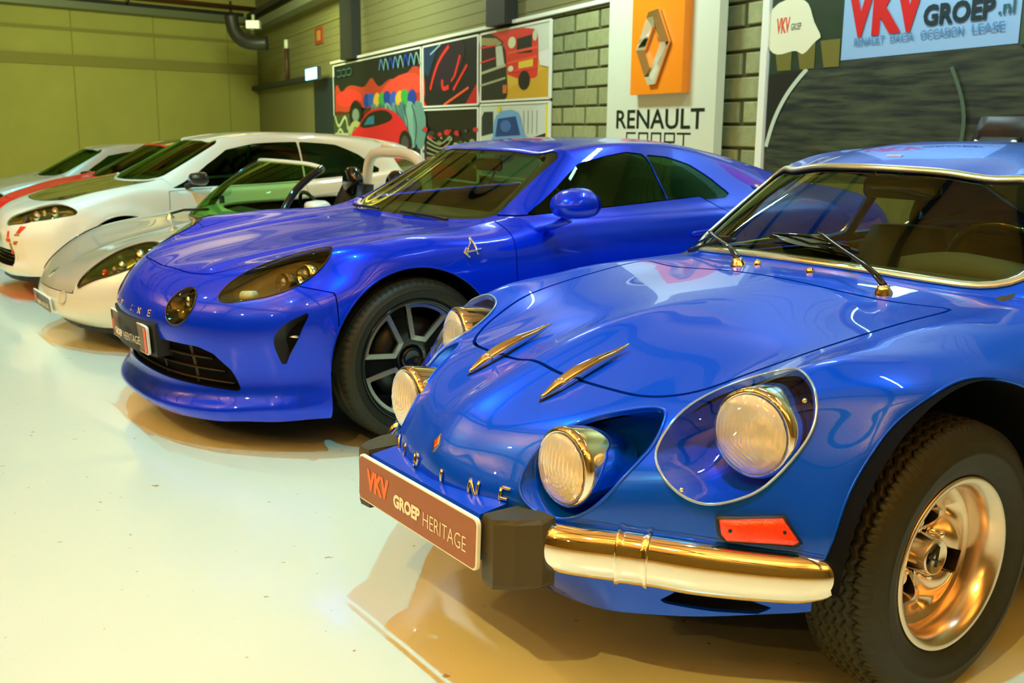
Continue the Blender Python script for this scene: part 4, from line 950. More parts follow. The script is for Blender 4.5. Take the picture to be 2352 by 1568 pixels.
# ---- fog lamps in their scooped recesses
for sg in (1, -1):
    m3 = np.array([1, sg, 1]); ring = []
    for k in range(60):
        y, z = FOGP[k][0] * sg, FOGP[k][1]
        q, nn = CS.cast((1.5, y, z), (-1, 0, 0)); ring.append(q)
    ring = np.array(ring); ang = np.arctan2(FOGP[:, 1] - FOGC[2], FOGP[:, 0] - FOGC[1]); back = np.stack([np.full(60, .585), (FOGC[1] + .088 * np.cos(ang)) * sg, FOGC[2] + .088 * np.sin(ang)], 1)
    back[:, 0] = np.minimum(.60, ring[:, 0] - .02)
    rg = [ring, ring * .55 + back * .45 - [.002, 0, 0], back, back * [1, 1, 1] - [.03, 0, 0]]
    MB().loft([list(map(tuple, r_)) for r_ in rg], True, False, True).build('fog_lamp_recess', M['blue_classic'], CR, True)
    MB().tube([tuple(r_) for r_ in ring], .004, 6, True).build('recess_lip', M['blue_classic'], CR, True)
    FC = FOGC * m3 + np.array([.018, 0, 0]); FA = np.array([1, .04 * sg, .03]); FA /= np.linalg.norm(FA); lr = .078
    fl_ = MB().lathe([(.05, -.16), (lr - .012, -.12), (lr + .002, -.055), (lr + .006, -.01), (lr + .006, .0), (lr, .007), (lr - .007, .006), (lr - .009, 0)], FC, FA, 48).build('fog_lamp', M['chrome'], CR, True)
    MB().lathe([(.01, -.06), (.045, -.05), (.07, -.03), (lr - .007, -.003)], FC, FA, 40).build('reflector', M['chrome_soft'], fl_, True)
    X_, Y_, N_ = frame(FA); rings = []
    for rr_ in np.linspace(.001, lr - .007, 26):
        ring_ = []
        for k in range(72):
            a = 2 * pi * k / 72; dx, dy = rr_ * cos(a), rr_ * sin(a); h = .024 * sqrt(max(0, 1 - (rr_ / lr) ** 2)) + .0010 * sin(dx * 540 + dy * (200 if dy < 0 else 0)) + .0007 * sin(rr_ * 700) * (dy < 0)
            ring_.append(FC + X_ * dx + Y_ * dy + N_ * h)
        rings.append(ring_)
    MB().loft(rings).build('lens', M['lens'], fl_, True)
# ---- side indicator lamps under the headlamps
ind = [(.592, .440), (.586, .474), (.672, .482), (.703, .432), (.696, .424), (.600, .427)]   # y, z
for sg in (1, -1):
    def ip(y, z, o): q, nn = CS.cast((1.4, y * sg, z), (-1, 0, 0), o); return q
    for poly, o0, o1, nm, mt in ((ind, -.004, .014, 'indicator_base', M['black']), ([((y - .645) * .90 + .645, (z - .452) * .80 + .452) for y, z in ind], .010, .023, 'indicator_lens', M['amber'])):
        P = []
        for a, b in zip(poly, poly[1:] + poly[:1]): P += [(a[0] + (b[0] - a[0]) * t, a[1] + (b[1] - a[1]) * t) for t in np.arange(6) / 6]
        r0 = [ip(y, z, o0) for y, z in P]; r1 = [ip(y, z, o1) for y, z in P]; cy_, cz_ = np.mean(P, 0); r2_ = [ip(cy_ + (y - cy_) * .95, cz_ + (z - cz_) * .88, o1 + .004) for y, z in P]
        r3 = [ip(cy_ + (y - cy_) * .5, cz_ + (z - cz_) * .4, o1 + .005) for y, z in P]
        ib = MB().loft([r0, r1, r2_, r3], True, False, True).build(nm, mt, CR, True)
    for yy in (.607, .675):
        q = ip(yy, .452, .028); MB().lathe([(0, .001), (.004, 0), (.005, -.004)], q, (.8, .5 * sg, 0), 8).build('lens_screw', M['black'], CR)
# ---- bumper halves, bands, overriders
for sg in (1, -1):
    path = smooth2([(.775, .275, .372), (.75, .36, .372), (.665, .462, .370), (.585, .565, .366), (.50, .655, .362), (.425, .722, .361), (.375, .755, .362)], 8, False) * [1, sg, 1]
    n = len(path); rad = np.interp(np.linspace(0, 1, n), [0, .2, .5, .8, .93, 1], [.050, .052, .055, .05, .040, .018])
    rad[-3:] = [.033, .026, .012]
    MB().tube(path, rad, 28, flat=(.62, 1.0), up=(0, 0, 1)).build('bumper', M['chrome'], CR, True)
    k = int(n * .36); seg = path[k - 2:k + 3]; seg = smooth2(seg[::2], 6, False); mm = len(seg)
    MB().tube(seg, [.054 + .004 * (1 if i in (0, 1, mm - 2, mm - 1) else 0) + .0015 for i in range(mm)], 28, flat=(.64, 1.0), up=(0, 0, 1)).build('bumper_band', M['chrome'], CR, True)
    ov = [(-.055, -.02), (.055, -.02), (.075, .06), (.06, .12), (-.02, .135)]
    # overrider: wedge block, top and bottom drawn in, concave towards the bumper end
    yo = .278 * sg
    def orr(z, f, dz=0): 
        pl = [(.765, -.022), (.868 - .012 * (1 - f), -.027 * f), (.872 - .012 * (1 - f), .020 * f), (.84, .050 * f), (.79, .078 * f), (.755, .072)]
        return [(x, yo + sg * y, z) for x, y in pl]
    MB().loft([orr(.288, .82), orr(.298, .97), orr(.33, 1.0), orr(.40, 1.0), orr(.428, .97), orr(.437, .86)], True, True, True).build('overrider', M['overrider'], CR)
# ---- front display plate with lettering, plus the plate bracket
pl = MB()
def rrect(w_, h_, r, n=5): return rr(-w_ / 2, w_ / 2, -h_ / 2, h_ / 2, r, n)
def plate(parent, x, z, w_, h_, m, m2, o_text, tilt=0, curve=0.0):
    """display plate facing forward with a pale edge; returns the plate object"""
    c = np.array([x, 0, z]); Y = np.array([sin(tilt), 0, cos(tilt)]); X = np.array([0, 1.0, 0]); N = np.cross(X, Y)
    def pt(px, py, d): return c + X * px + Y * py + N * (d) - np.array([1, 0, 0]) * curve * px * px
    def ringp(w2, h2, r, d): return [pt(px, py, d) for px, py in rrect(w2, h2, r)]
    o = MB().loft([ringp(w_, h_, .014, 0), ringp(w_, h_, .014, .008), ringp(w_ - .006, h_ - .006, .012, .009)], True, True, True).build('number_plate', m2, parent)
    MB().loft([ringp(w_ - .008, h_ - .008, .012, .006), ringp(w_ - .008, h_ - .008, .012, .0098)], True, True, True).build('plate_face', m, o)
    return o, pt, X, Y, N
po, ptf, PX, PY, PN = plate(CR, .880, .374, .530, .112, M['plate_brown'], M['white_ink'], None, tilt=-.03)
def ptext(body, cx, cy, h, wd, m, bold, par, ptf, PX, PY, nm='lettering', d=.0108, **k):
    V, F = text_mesh(body, 1.0, bold, 0, **k); hh = V[:, 1].max() - V[:, 1].min(); ww = V[:, 0].max() - V[:, 0].min()
    mb = MB(); mb.add([ptf(cx + v[0] * wd / ww, cy + v[1] * h / hh, d) for v in V], F); return mb.build(nm, m, par)
ptext('VKV', -.165, .004, .052, .110, M['orange_ink'], .055, po, ptf, PX, PY); ptext('GROEP', -.025, -.008, .032, .122, M['white_ink'], .05, po, ptf, PX, PY); ptext('HERITAGE', .138, -.010, .033, .176, M['white_ink'], -.012, po, ptf, PX, PY)
MB().box((.84, 0, .375), (.05, .5, .085)).build('plate_bracket', M['overrider'], CR)
shp = MB().loft([[(.80, y, .44 - .0 * abs(y)), (.865, y, .430), (.868, y, .418), (.80, y, .405)] for y in np.linspace(-.24, .24, 9)], True, True, True).build('bumper_apron', M['blue_classic'], CR)
# ---- nose lettering and lozenge
def on_nose(y, z, off): q, nn = CS.cast((1.6, y, z), (-1, 0, 0), off); return q, nn
LET = {'A': [[(-.5, 0), (0, 1), (.5, 0)], [(-.28, .4), (.28, .4)]], 'L': [[(-.35, 1), (-.35, 0), (.4, 0)]], 'P': [[(-.35, 0), (-.35, 1), (.3, 1), (.35, .75), (.3, .5), (-.35, .5)]], 'I': [[(0, 0), (0, 1)]], 'N': [[(-.4, 0), (-.4, 1), (.4, 0), (.4, 1)]], 'E': [[(.4, 1), (-.3, 1), (-.3, 0), (.4, 0)], [(-.3, .5), (.3, .5)]]}
def letter(parent, ch, y0, z0, w_, h_, m, proj_, r=.0045, up=None, name='letter'):
    mb = MB()
    for ln in LET[ch]:
        for a, b in zip(ln[:-1], ln[1:]):
            P = []; U = []
            for t in np.linspace(0, 1, 5):
                q, nn = proj_(y0 + (a[0] + (b[0] - a[0]) * t) * w_, z0 + (a[1] + (b[1] - a[1]) * t) * h_, .004); P.append(q); U.append(nn)
            mb.tube(P, r, 6, up=np.array(U), flat=(1, .8))
    return mb.build(name, m, parent, True)
for ch, y in zip('ALPINE', (-.235, -.155, -.075, .045, .145, .225)): letter(CR, ch, y, .425, .030, .042, M['chrome'], on_nose, .0042)
lz = MB()
for s_ in (1, .5):
    pass
def lozenge(parent, proj_, y, z, h, m, mi):
    o4 = [(0, h), (h * .62, 0), (0, -h), (-h * .62, 0)]; A = [proj_(y + a, z + b, .001)[0] for a, b in o4]; B = [proj_(y + a * .95, z + b * .95, .006)[0] for a, b in o4]; C_ = [proj_(y + a * .5, z + b * .5, .006)[0] for a, b in o4]; D = [proj_(y + a * .5, z + b * .5, .001)[0] for a, b in o4]
    o = MB().loft([A, B, C_, D]).build('lozenge_badge', m, parent); MB().add(D, [(0, 1, 2, 3)]).build('badge_centre', mi, o)
lozenge(CR, on_nose, .0, .512, .020, M['chrome_soft'], M['amber'])
# ---- bonnet catches
for sg in (1, -1):
    P = []; U = []
    path = [(.645, .147), (.61, .147), (.57, .147), (.50, .149), (.44, .15), (.395, .151)]; rad = [.004, .016, .018, .015, .010, .003]
    pp_ = smooth2(path, 5, False); r_ = np.interp(np.linspace(0, 5, len(pp_)), range(6), rad)
    lift = np.interp(np.linspace(0, 5, len(pp_)), range(6), [.004, .012, .014, .017, .014, .008])
    e0, n0_ = CS.cast((.645, .147 * sg, 1.4), (0, 0, -1), .006); e1, n1_ = CS.cast((.395, .151 * sg, 1.4), (0, 0, -1), .016)
    for t in np.linspace(0, 1, len(pp_)): P.append(e0 + (e1 - e0) * t + n1_ * .007 * sin(pi * min(1, t * 1.25))); U.append(n1_)
    o = MB().tube(P, r_, 14, flat=(.85, 1.0), up=np.array(U)).build('hood_catch', M['chrome'], CR, True)
    q, nn = CS.cast((.588, .147 * sg, 1.4), (0, 0, -1), .014); MB().lathe([(0, -.015), (.007, -.014), (.008, -.010), (.008, .010), (.007, .014), (0, .015)], q, (0, 1, 0), 14).build('catch_hinge', M['chrome'], o, True)
    foot = [CS.cast((x, y * sg, 1.4), (0, 0, -1), .002)[0] for x, y in smooth2([(.652, .147), (.62, .158), (.57, .160), (.50, .153), (.50, .142), (.57, .134), (.62, .136)], 4)]
    MB().add([CS.cast((.58, .147 * sg, 1.4), (0, 0, -1), .006)[0]] + foot, [(0, i + 1, (i + 1) % len(foot) + 1) for i in range(len(foot))]).build('catch_base', M['gloss_black'], o)
# ---- washer jets, wiper arms
for y in (.093, -.093):
    q, nn = CS.cast((-.289, y, 1.4), (0, 0, -1)); MB().lathe([(.013, -.002), (.012, .006), (.007, .013), (0, .015)], q, nn, 14).build('washer_jet', M['chrome'], CR, True)
def wiper(y0, x0, ang, L1, L2, parent, S, z=1.4):
    q, nn = S.cast((x0, y0, z), (0, 0, -1)); w_ = MB().lathe([(.024, -.004), (.022, .006), (.016, .014), (.015, .022), (.0, .024)], q, nn, 18).build('wiper_pivot', M['chrome'], parent, True)
    return q, nn, w_
for (x0, y0), tip, bl0, bl1 in (((-.268, .342), (-.405, .036, .912), (-.40, -.145, .897), (-.389, .174, .882)), ((-.262, -.142), (-.466, -.437, .869), (-.43, -.52, .83), (-.41, -.28, .868))):
    q, nn, w_ = wiper(y0, x0, 0, 0, 0, CR, CS); a = q + nn * .022
    tq, tn = CS.near(tip, .026)
    armp = [a, a + (np.array(tq) - a) * .22 + nn * .012, a + (np.array(tq) - a) * .6 + tn * .012, tq]
    MB().tube(smooth2(armp, 6, False), [.009] * 5 + [.0075] * 3 + [.0055] * 11, 8, flat=(1.2, .7)).build('wiper_arm', M['gloss_black'], w_, True)
    b0, n0 = CS.near(bl0, .014); b1, n1 = CS.near(bl1, .014); pts = []
    for t in np.linspace(0, 1, 14):
        p = b0 * (1 - t) + b1 * t; pts.append(CS.near(p, .010)[0])
    MB().tube(pts, .0045, 6, flat=(.6, 1.6)).build('wiper_blade', M['black'], w_, True)
    MB().tube([pts[1] + n0 * .012, pts[7] + n0 * .024, pts[12] + n1 * .012], .004, 6).build('blade_bridge', M['gloss_black'], w_, True)
    if y0 > 0: # air foil on the driver's wiper
        fo = MB(); 
        lo_ = [np.array(pts[i]) + n0 * .010 for i in range(1, 14)]; hi = [np.array(pts[i]) + n0 * .020 + np.array([.055 * sin(pi * i / 14), .01, -.020 * sin(pi * i / 14)]) for i in range(1, 14)]
        fo.loft([lo_, hi], False).build('wiper_foil', M['gloss_black'], w_, True)
cwt = classic_wheel(True)
place(cwt, CR, (0.009, .687, .308), 1, -.36); drop(cwt)
cwl = classic_wheel(False)
place(cwl, CR, (0.009, -.687, .308), -1); place(cwl, CR, (AX, .687, .308), 1); place(cwl, CR, (AX, -.687, .308), -1); drop(cwl)
# ---- cabin
def seat(parent, x, y, z, m, s=1.0):
    st = MB()
    st.loft([[(x + s * (.25 - t * .5), y + s * w_ , z + s * (.10 + .05 * abs(w_ / .22) ** 2 - .04 * t)) for w_ in np.linspace(-.22, .22, 9)] + [(x + s * (.25 - t * .5), y + s * w_, z) for w_ in np.linspace(.22, -.22, 9)] for t in np.linspace(0, 1, 6)], True, True, True)
    o = st.build('seat', m, parent, True)
    bk = []
    for t in np.linspace(0, 1, 9):
        hw = .22 * (1 - .25 * t ** 2) if t < .8 else .22 * (.84 - (t - .8) * 1.3); xx = x - s * (.22 + .20 * t); zz = z + s * (.05 + .62 * t)
        bk.append([(xx + s * (.05 + .04 * abs(w_) ** 2), y + s * hw * w_, zz) for w_ in np.linspace(-1, 1, 9)] + [(xx - s * .05, y + s * hw * w_, zz) for w_ in np.linspace(1, -1, 9)])
    MB().loft(bk, True, True, True).build('seat_back', m, parent, True)
M['blue_seat'] = mat('dark_blue_leather', (.012, .03, .06), .6)
seat(CR, -.98, .33, .24, M['blue_seat'], .95); seat(CR, -.98, -.33, .24, M['blue_seat'], .95)
MB().loft([[(-.46, y, .64), (-.40, y, .80), (-.56, y, .835), (-.72, y, .80), (-.74, y, .66)] for y in np.linspace(-.56, .56, 11)], True, True, True).build('dashboard', M['interior'], CR, True)
MB().loft([[(-.60, y, .80), (-.62, y, .86 + .03 * sin(pi * (y - .14) / .38)), (-.74, y, .85 + .02 * sin(pi * (y - .14) / .38)), (-.75, y, .78)] for y in np.linspace(.14, .52, 9)], True, True, True).build('instrument_hood', M['interior'], CR, True)
swc = np.array([-.86, .33, .79]); sn = np.array([-.90, 0, .42]); sn /= np.linalg.norm(sn); X_, Y_, N_ = frame(sn)
swr = MB().tube([swc + .185 * (cos(a) * X_ + sin(a) * Y_) for a in np.linspace(0, 2 * pi, 60)[:-1]], .013, 10, True).build('steering_wheel', M['gloss_black'], CR, True)
for a in (0, pi / 2 * 1.2 + pi, pi): MB().tube([swc - N_ * .03, swc + .18 * (cos(a) * X_ + sin(a) * Y_)], .009, 6, flat=(1.6, .4), up=tuple(N_)).build('wheel_spoke', M['chrome_soft'], swr, True)
MB().tube([swc - N_ * .03, swc - N_ * .25], .03, 10).build('steering_column', M['interior'], CR, True)
rm = MB(); mc = np.array([-.80, .0, 1.04])
rm.loft([[mc + np.array([-x_, y, z]) for y, z in rr(-.13 * s_, .13 * s_, -.032 * s_, .032 * s_, .022 * s_)] for x_, s_ in ((-.016, .9), (-.012, 1), (.006, 1), (.010, .95))], True, True, True)
mo = rm.build('interior_mirror', M['gloss_black'], CR, True); MB().tube([mc + [0.0, 0, .02], mc + [.02, 0, .055], mc + [.05, 0, .088]], .008, 8).build('mirror_stem', M['chrome_soft'], mo, True)
MB().box((-.76, 0, 1.125), (.03, .05, .03)).build('mirror_mount', M['white_frame'], CR)
# headliner, pillars trim, rear bulkhead, sun visors
HLN = Piece.of(CS).clip(lambda X, uv: np.minimum(4.0 - np.abs(uv[:, 1]), np.minimum(uv[:, 0] - 15.05, 19.0 - uv[:, 0]))).offset(-.02); HLN.build('headliner', M['interior'], CR)
MB().loft([[(-1.62, y, .30), (-1.75, y, .80), (-1.68, y, .84)] for y in np.linspace(-.6, .6, 5)], False).build('rear_bulkhead', M['interior'], CR)
for sg in (1, -1):
    MB().loft([[(x, sg * .70, .30), (x, sg * .655, .775), (x, sg * .62, .78), (x, sg * .66, .30)] for x in np.linspace(-.62, -1.55, 6)], True, True, True).build('door_trim', M['interior'], CR)
# roll bar diagonal straps seen through the glass
for sg in (1, -1): MB().tube([(-1.55, sg * .5, .35), (-1.55, sg * .46, .9), (-1.5, sg * .38, 1.06)], .018, 8).build('belt_pillar', M['interior'], CR, True)
# ================================================================== modern deep blue coupe (second in the row)
MR = car_root('sports_coupe', 'deep blue modern sports coupe with black alloy wheels, second from the camera', MODERN_O)
R = []
row('.82,0,.11 .815,.15,.11 .795,.30,.11 .755,.45,.115 .69,.58,.12 .61,.68,.13 .53,.76,.135 .45,.82,.145 .38,.86,.15 .34,.87,.16')
row('.845,0,.14 .84,.15,.14 .82,.30,.142 .775,.45,.148 .71,.58,.155 .63,.68,.165 .55,.765,.175 .465,.83,.18 .39,.87,.18 .30,.885,.17')
row('.81,0,.19 .805,.15,.19 .785,.30,.192 .74,.45,.20 .675,.58,.21 .60,.68,.225 .52,.765,.24 .44,.83,.25 .37,.875,.25 .24,.89,.19')
row('.80,0,.27 .795,.15,.27 .775,.30,.272 .73,.45,.28 .665,.58,.30 .59,.68,.32 .51,.77,.34 .425,.835,.35 .35,.88,.34 .16,.892,.20')
row('.825,0,.36 .82,.15,.362 .795,.30,.368 .75,.45,.38 .685,.58,.395 .605,.69,.415 .52,.78,.435 .42,.845,.445 .33,.882,.42 .08,.893,.205')
row('.855,0,.44 .845,.15,.445 .815,.30,.455 .76,.45,.47 .685,.58,.485 .60,.69,.505 .505,.785,.525 .395,.853,.53 .28,.886,.49 -.02,.895,.205')
row('.84,0,.515 .83,.15,.52 .79,.30,.533 .73,.45,.548 .65,.58,.565 .555,.69,.585 .45,.785,.605 .33,.857,.60 .20,.888,.55 -.12,.895,.205')
row('.785,0,.59 .775,.15,.595 .735,.30,.605 .67,.45,.618 .585,.58,.635 .48,.69,.657 .365,.785,.672 .24,.857,.658 .10,.888,.59 -.25,.895,.205')
row('.70,0,.645 .69,.15,.65 .65,.30,.658 .58,.45,.672 .49,.58,.696 .39,.69,.732 .275,.785,.750 .14,.857,.715 0,.888,.61 -.40,.895,.20')
row('.52,0,.688 .51,.15,.692 .475,.30,.70 .41,.45,.711 .32,.58,.738 .225,.69,.770 .11,.79,.778 0,.86,.735 -.12,.89,.62 -.52,.893,.20')
row('.28,0,.727 .27,.15,.731 .24,.30,.738 .19,.45,.747 .12,.58,.767 .04,.69,.787 -.05,.79,.790 -.13,.86,.748 -.22,.89,.63 -.62,.89,.195')
row('0,0,.760 0,.15,.762 -.02,.30,.767 -.06,.45,.774 -.12,.58,.788 -.18,.69,.798 -.25,.79,.79 -.31,.86,.747 -.38,.888,.63 -.72,.885,.19')
row('-.22,0,.785 -.225,.15,.787 -.25,.30,.789 -.29,.45,.793 -.34,.58,.803 -.39,.69,.81 -.44,.79,.797 -.49,.855,.752 -.53,.885,.63 -.80,.88,.19')
row('-.355,0,.800 -.365,.17,.80 -.39,.34,.803 -.43,.50,.81 -.49,.655,.826 -.53,.735,.836 -.57,.80,.812 -.60,.853,.76 -.63,.882,.63 -.88,.878,.185')
row('-.375,0,.808 -.385,.17,.808 -.41,.34,.811 -.45,.50,.818 -.51,.655,.834 -.55,.74,.843 -.58,.80,.816 -.61,.853,.763 -.64,.882,.63 -.89,.878,.185')   # 14
row('-.60,0,.965 -.61,.155,.965 -.64,.31,.962 -.69,.455,.962 -.745,.595,.972 -.78,.757,.855 -.79,.81,.825 -.80,.855,.77 -.81,.882,.63 -.95,.875,.185')
row('-.84,0,1.115 -.85,.14,1.114 -.87,.28,1.111 -.91,.42,1.104 -.98,.535,1.092 -1.0,.765,.862 -1.0,.815,.83 -1.0,.858,.775 -1.0,.882,.63 -1.02,.875,.185')   # 16
row('-1.05,0,1.150 -1.06,.14,1.149 -1.07,.28,1.145 -1.10,.42,1.133 -1.15,.555,1.108 -1.17,.767,.868 -1.17,.817,.835 -1.17,.86,.778 -1.17,.883,.63 -1.17,.875,.185')
row('-1.35,0,1.168 -1.35,.14,1.167 -1.36,.28,1.162 -1.37,.43,1.149 -1.38,.568,1.116 -1.39,.765,.873 -1.39,.818,.838 -1.39,.862,.78 -1.39,.885,.63 -1.39,.875,.185')
row('-1.65,0,1.165 -1.65,.14,1.164 -1.65,.28,1.158 -1.65,.42,1.143 -1.65,.557,1.105 -1.65,.757,.878 -1.65,.816,.842 -1.65,.865,.785 -1.65,.888,.63 -1.65,.876,.185')
row('-1.95,0,1.135 -1.95,.14,1.133 -1.95,.27,1.126 -1.95,.40,1.107 -1.93,.528,1.058 -1.90,.738,.884 -1.90,.81,.848 -1.90,.87,.795 -1.90,.895,.64 -1.90,.88,.185')
row('-2.25,0,1.085 -2.25,.13,1.082 -2.25,.26,1.073 -2.24,.38,1.052 -2.21,.495,1.00 -2.18,.705,.892 -2.17,.80,.862 -2.16,.875,.805 -2.15,.905,.65 -2.15,.885,.19')
row('-2.55,0,1.015 -2.55,.13,1.012 -2.54,.25,1.003 -2.53,.36,.985 -2.50,.47,.945 -2.46,.67,.89 -2.44,.785,.865 -2.43,.875,.805 -2.42,.91,.65 -2.42,.885,.20')
row('-2.85,0,.94 -2.85,.13,.938 -2.84,.25,.932 -2.82,.36,.922 -2.79,.48,.905 -2.75,.64,.878 -2.72,.75,.85 -2.70,.845,.79 -2.69,.885,.65 -2.68,.87,.22')
row('-3.10,0,.895 -3.10,.14,.893 -3.08,.28,.89 -3.06,.40,.885 -3.03,.52,.875 -2.99,.63,.86 -2.95,.73,.83 -2.92,.81,.77 -2.90,.85,.65 -2.88,.84,.24')
row('-3.20,0,.84 -3.20,.14,.838 -3.18,.28,.834 -3.16,.40,.828 -3.13,.52,.818 -3.08,.63,.80 -3.04,.72,.77 -3.0,.79,.72 -2.97,.83,.62 -2.94,.82,.26')
row('-3.24,0,.60 -3.24,.14,.60 -3.22,.28,.60 -3.20,.40,.595 -3.16,.52,.59 -3.11,.63,.58 -3.06,.72,.56 -3.02,.78,.53 -2.98,.81,.48 -2.95,.80,.27')
row('-3.18,0,.28 -3.18,.14,.28 -3.17,.28,.28 -3.15,.40,.28 -3.12,.52,.28 -3.08,.62,.28 -3.03,.70,.28 -2.99,.76,.28 -2.97,.79,.28 -2.95,.80,.27')
MAX_, MAR, MAZ = -2.40, .365, .325
def dispm(X):
    X = X.copy(); y = np.abs(X[:, 1]); sg = np.sign(X[:, 1])
    # two creases running up the bonnet and a shallow sweep behind the front wheel
    w_ = np.exp(-((y - (.40 - .10 * (X[:, 0] - .1))) / .035) ** 2) * smoothstep(-.35, -.1, X[:, 0]) * smoothstep(.72, .55, X[:, 0]) * (X[:, 2] > .6); X[:, 2] += .010 * w_
    w_ = smoothstep(.80, .88, y) * np.exp(-((X[:, 2] - .47 - .05 * np.sin((X[:, 0] + 1.2) * 1.6)) / .09) ** 2) * smoothstep(-.5, -.9, X[:, 0]) * smoothstep(-2.0, -1.6, X[:, 0]); X[:, 1] -= sg * .022 * w_
    return X
MS = Surf(R, creases=(13, 14, 16), res=.017, disp=dispm)
B = Piece.of(MS).clip(arch(0.0, MAR, MAZ, .5)).clip(arch(MAX_, MAR, MAZ, .5))
hood = [(.702, 0), (.697, .12), (.690, .22), (.672, .33), (.635, .41), (.575, .465), (.50, .51), (.40, .555), (.25, .605), (.08, .635), (-.10, .65), (-.28, .66), (-.42, .655), (-.455, .60), (-.40, .42), (-.355, .2), (-.34, 0)]
def planpoly(h): H = smooth2(h, 5, False); return np.concatenate([H, (H * [1, -1])[::-1][1:-1]])
MHP = planpoly(hood)
def fmh(X, uv): return np.where((X[:, 2] > .6) & (X[:, 0] > -.5) & (uv[:, 0] < 13.6), polysd(X[:, :2], MHP), -1.0)
g2 = .003
MH = B.clip(lambda X, uv: fmh(X, uv) - g2); B = B.clip(lambda X, uv: -fmh(X, uv) - g2)
def fbump(X, uv): # shut line between bumper and wing
    return np.minimum(X[:, 0] - .33, np.maximum(.72 - np.abs(X[:, 1]), .612 + .22 * (X[:, 0] - .33) - X[:, 2]))
mdoor = smooth2([(-.52, .25), (-.47, .45), (-.455, .65), (-.475, .845)], 4, False).tolist() + smooth2([(-1.60, .905), (-1.72, .82), (-1.78, .62), (-1.70, .40), (-1.62, .25)], 4, False).tolist()
def fmd(X, uv): return np.where(np.abs(X[:, 1]) > .6, polysd(X[:, [0, 2]], mdoor), -1.0)
MD = B.clip(lambda X, uv: fmd(X, uv) - g2); B = B.clip(lambda X, uv: -fmd(X, uv) - g2)
mws = rr(14.04, 15.95, -3.86, 3.86, .22, sq=1.8)
def fmws(X, uv): return np.where(X[:, 2] > .75, polysd(uv, mws), -1.0)
ms1 = smooth2([(14.5, 4.93), (14.3, 4.75), (15.0, 4.42), (16.0, 4.20), (17.0, 4.10), (17.98, 4.10), (17.99, 4.5), (17.98, 4.94), (17, 4.95), (15.5, 4.95)], 2)
ms2 = [(18.02, 4.94), (18.02, 4.11), (18.5, 4.15), (19.0, 4.28), (19.4, 4.5), (19.72, 4.80), (19.5, 4.93)]
mrw = rr(19.9, 23.4, -3.2, 3.2, .5, sq=1.3)
def fmr(X, uv): return polysd(uv, mrw)
MGL = {'windshield': B.clip(fmws), 'side_window': B.clip(fs(ms1)), 'quarter_window': B.clip(fs(ms2)), 'rear_window': B.clip(fmr)}
for f in (fmws, fs(ms1), fs(ms2), fmr): B = B.clip(lambda X, uv, f=f: -f(X, uv))
MHL = Outline([(.656,.545,.580),(.628,.540,.617),(.575,.548,.657),(.49,.575,.698),(.39,.62,.728),(.30,.70,.753),(.285,.745,.752),(.335,.775,.708),(.411,.772,.655),(.50,.735,.612),(.59,.655,.582),(.645,.575,.565)], 5)
MFC = np.array([.755, .395, .535]); MFR = .068
MVT = Outline([(.425,.836,.548),(.45,.825,.537),(.485,.80,.518),(.52,.778,.485),(.537,.766,.45),(.53,.768,.40),(.505,.778,.345),(.49,.793,.385),(.465,.815,.445),(.445,.828,.50)], 3)
mgr = [(-.645, .238), (-.61, .32), (-.56, .375), (-.50, .395), (-.40, .398), (.40, .398), (.50, .395), (.56, .375), (.61, .32), (.645, .238)]
def both(o): return lambda X, uv: np.maximum(o.sd(X), o.mirror().sd(X))
def fmf(X, uv): return np.where(X[:, 0] > .5, MFR - np.hypot(np.abs(X[:, 1]) - MFC[1], X[:, 2] - MFC[2]), -1.0)
def fmg(X, uv): return np.where(X[:, 0] > .5, polysd(X[:, [1, 2]], mgr), -1.0)
MHLP = B.clip(both(MHL)); MFP = B.clip(fmf)
for f in (both(MHL), fmf, both(MVT), fmg): B = B.clip(lambda X, uv, f=f: -f(X, uv))
MBP = B.clip(lambda X, uv: fbump(X, uv) - .002); B = B.clip(lambda X, uv: -fbump(X, uv) - .002); MBP.build('front_bumper', M['blue_modern'], MR, rim=.01)
B.build('body', M['blue_modern'], MR, rim=.012); MH.build('hood', M['blue_modern'], MR, rim=.012)
for sg in (1, -1): MD.clip(lambda X, uv: X[:, 1] * sg).build('door', M['blue_modern'], MR, rim=.012)
for nm, pc in MGL.items():
    gm = M['glass'] if nm == 'windshield' else M['glass_dark']
    if nm.startswith(('side', 'quarter')):
        for sg in (1, -1): pc.clip(lambda X, uv: X[:, 1] * sg).offset(-.004).build(nm, gm, MR)
    else: pc.offset(-.003).build(nm, gm, MR)
# black frit band round the windscreen and side glass
fr_in = rr(14.16, 15.86, -3.52, 3.52, .22, sq=1.6)
MGL['windshield'].clip(lambda X, uv: -polysd(uv, fr_in)).offset(-.006).build('windshield_border', M['black'], MR)
IN2 = Piece.of(MS).clip(lambda X, uv: .80 - X[:, 2]).clip(arch(0, MAR + .01, MAZ, .5)).clip(arch(MAX_, MAR + .01, MAZ, .5))
for f in (both(MHL), fmf): IN2 = IN2.clip(lambda X, uv, f=f: -f(X, uv) - .003)
IN2.offset(-.03).build('inner_shell', M['cavity'], MR)
liners(MR, (0, MAX_), MAR, MAZ, .868, .50)
def arch_lips(S, parent, axs, r, az, m, t=.005, y0=1.3):
    for ax in axs:
        for sg in (1, -1):
            pts = []
            for a in np.linspace(.0, pi, 50):
                q, nn = S.cast((ax + r * cos(a), sg * y0, az + r * sin(a)), (0, -sg, 0)); pts.append(q - np.array([0, sg * .004, 0]))
            MB().tube(pts, t, 6).build('arch_lip', m, parent, True)
arch_lips(MS, MR, (0, MAX_), MAR, MAZ, M['blue_modern'])
MB().box((-1.2, 0, .19), (3.4, 1.5, .03)).build('floor_pan', M['cavity'], MR)
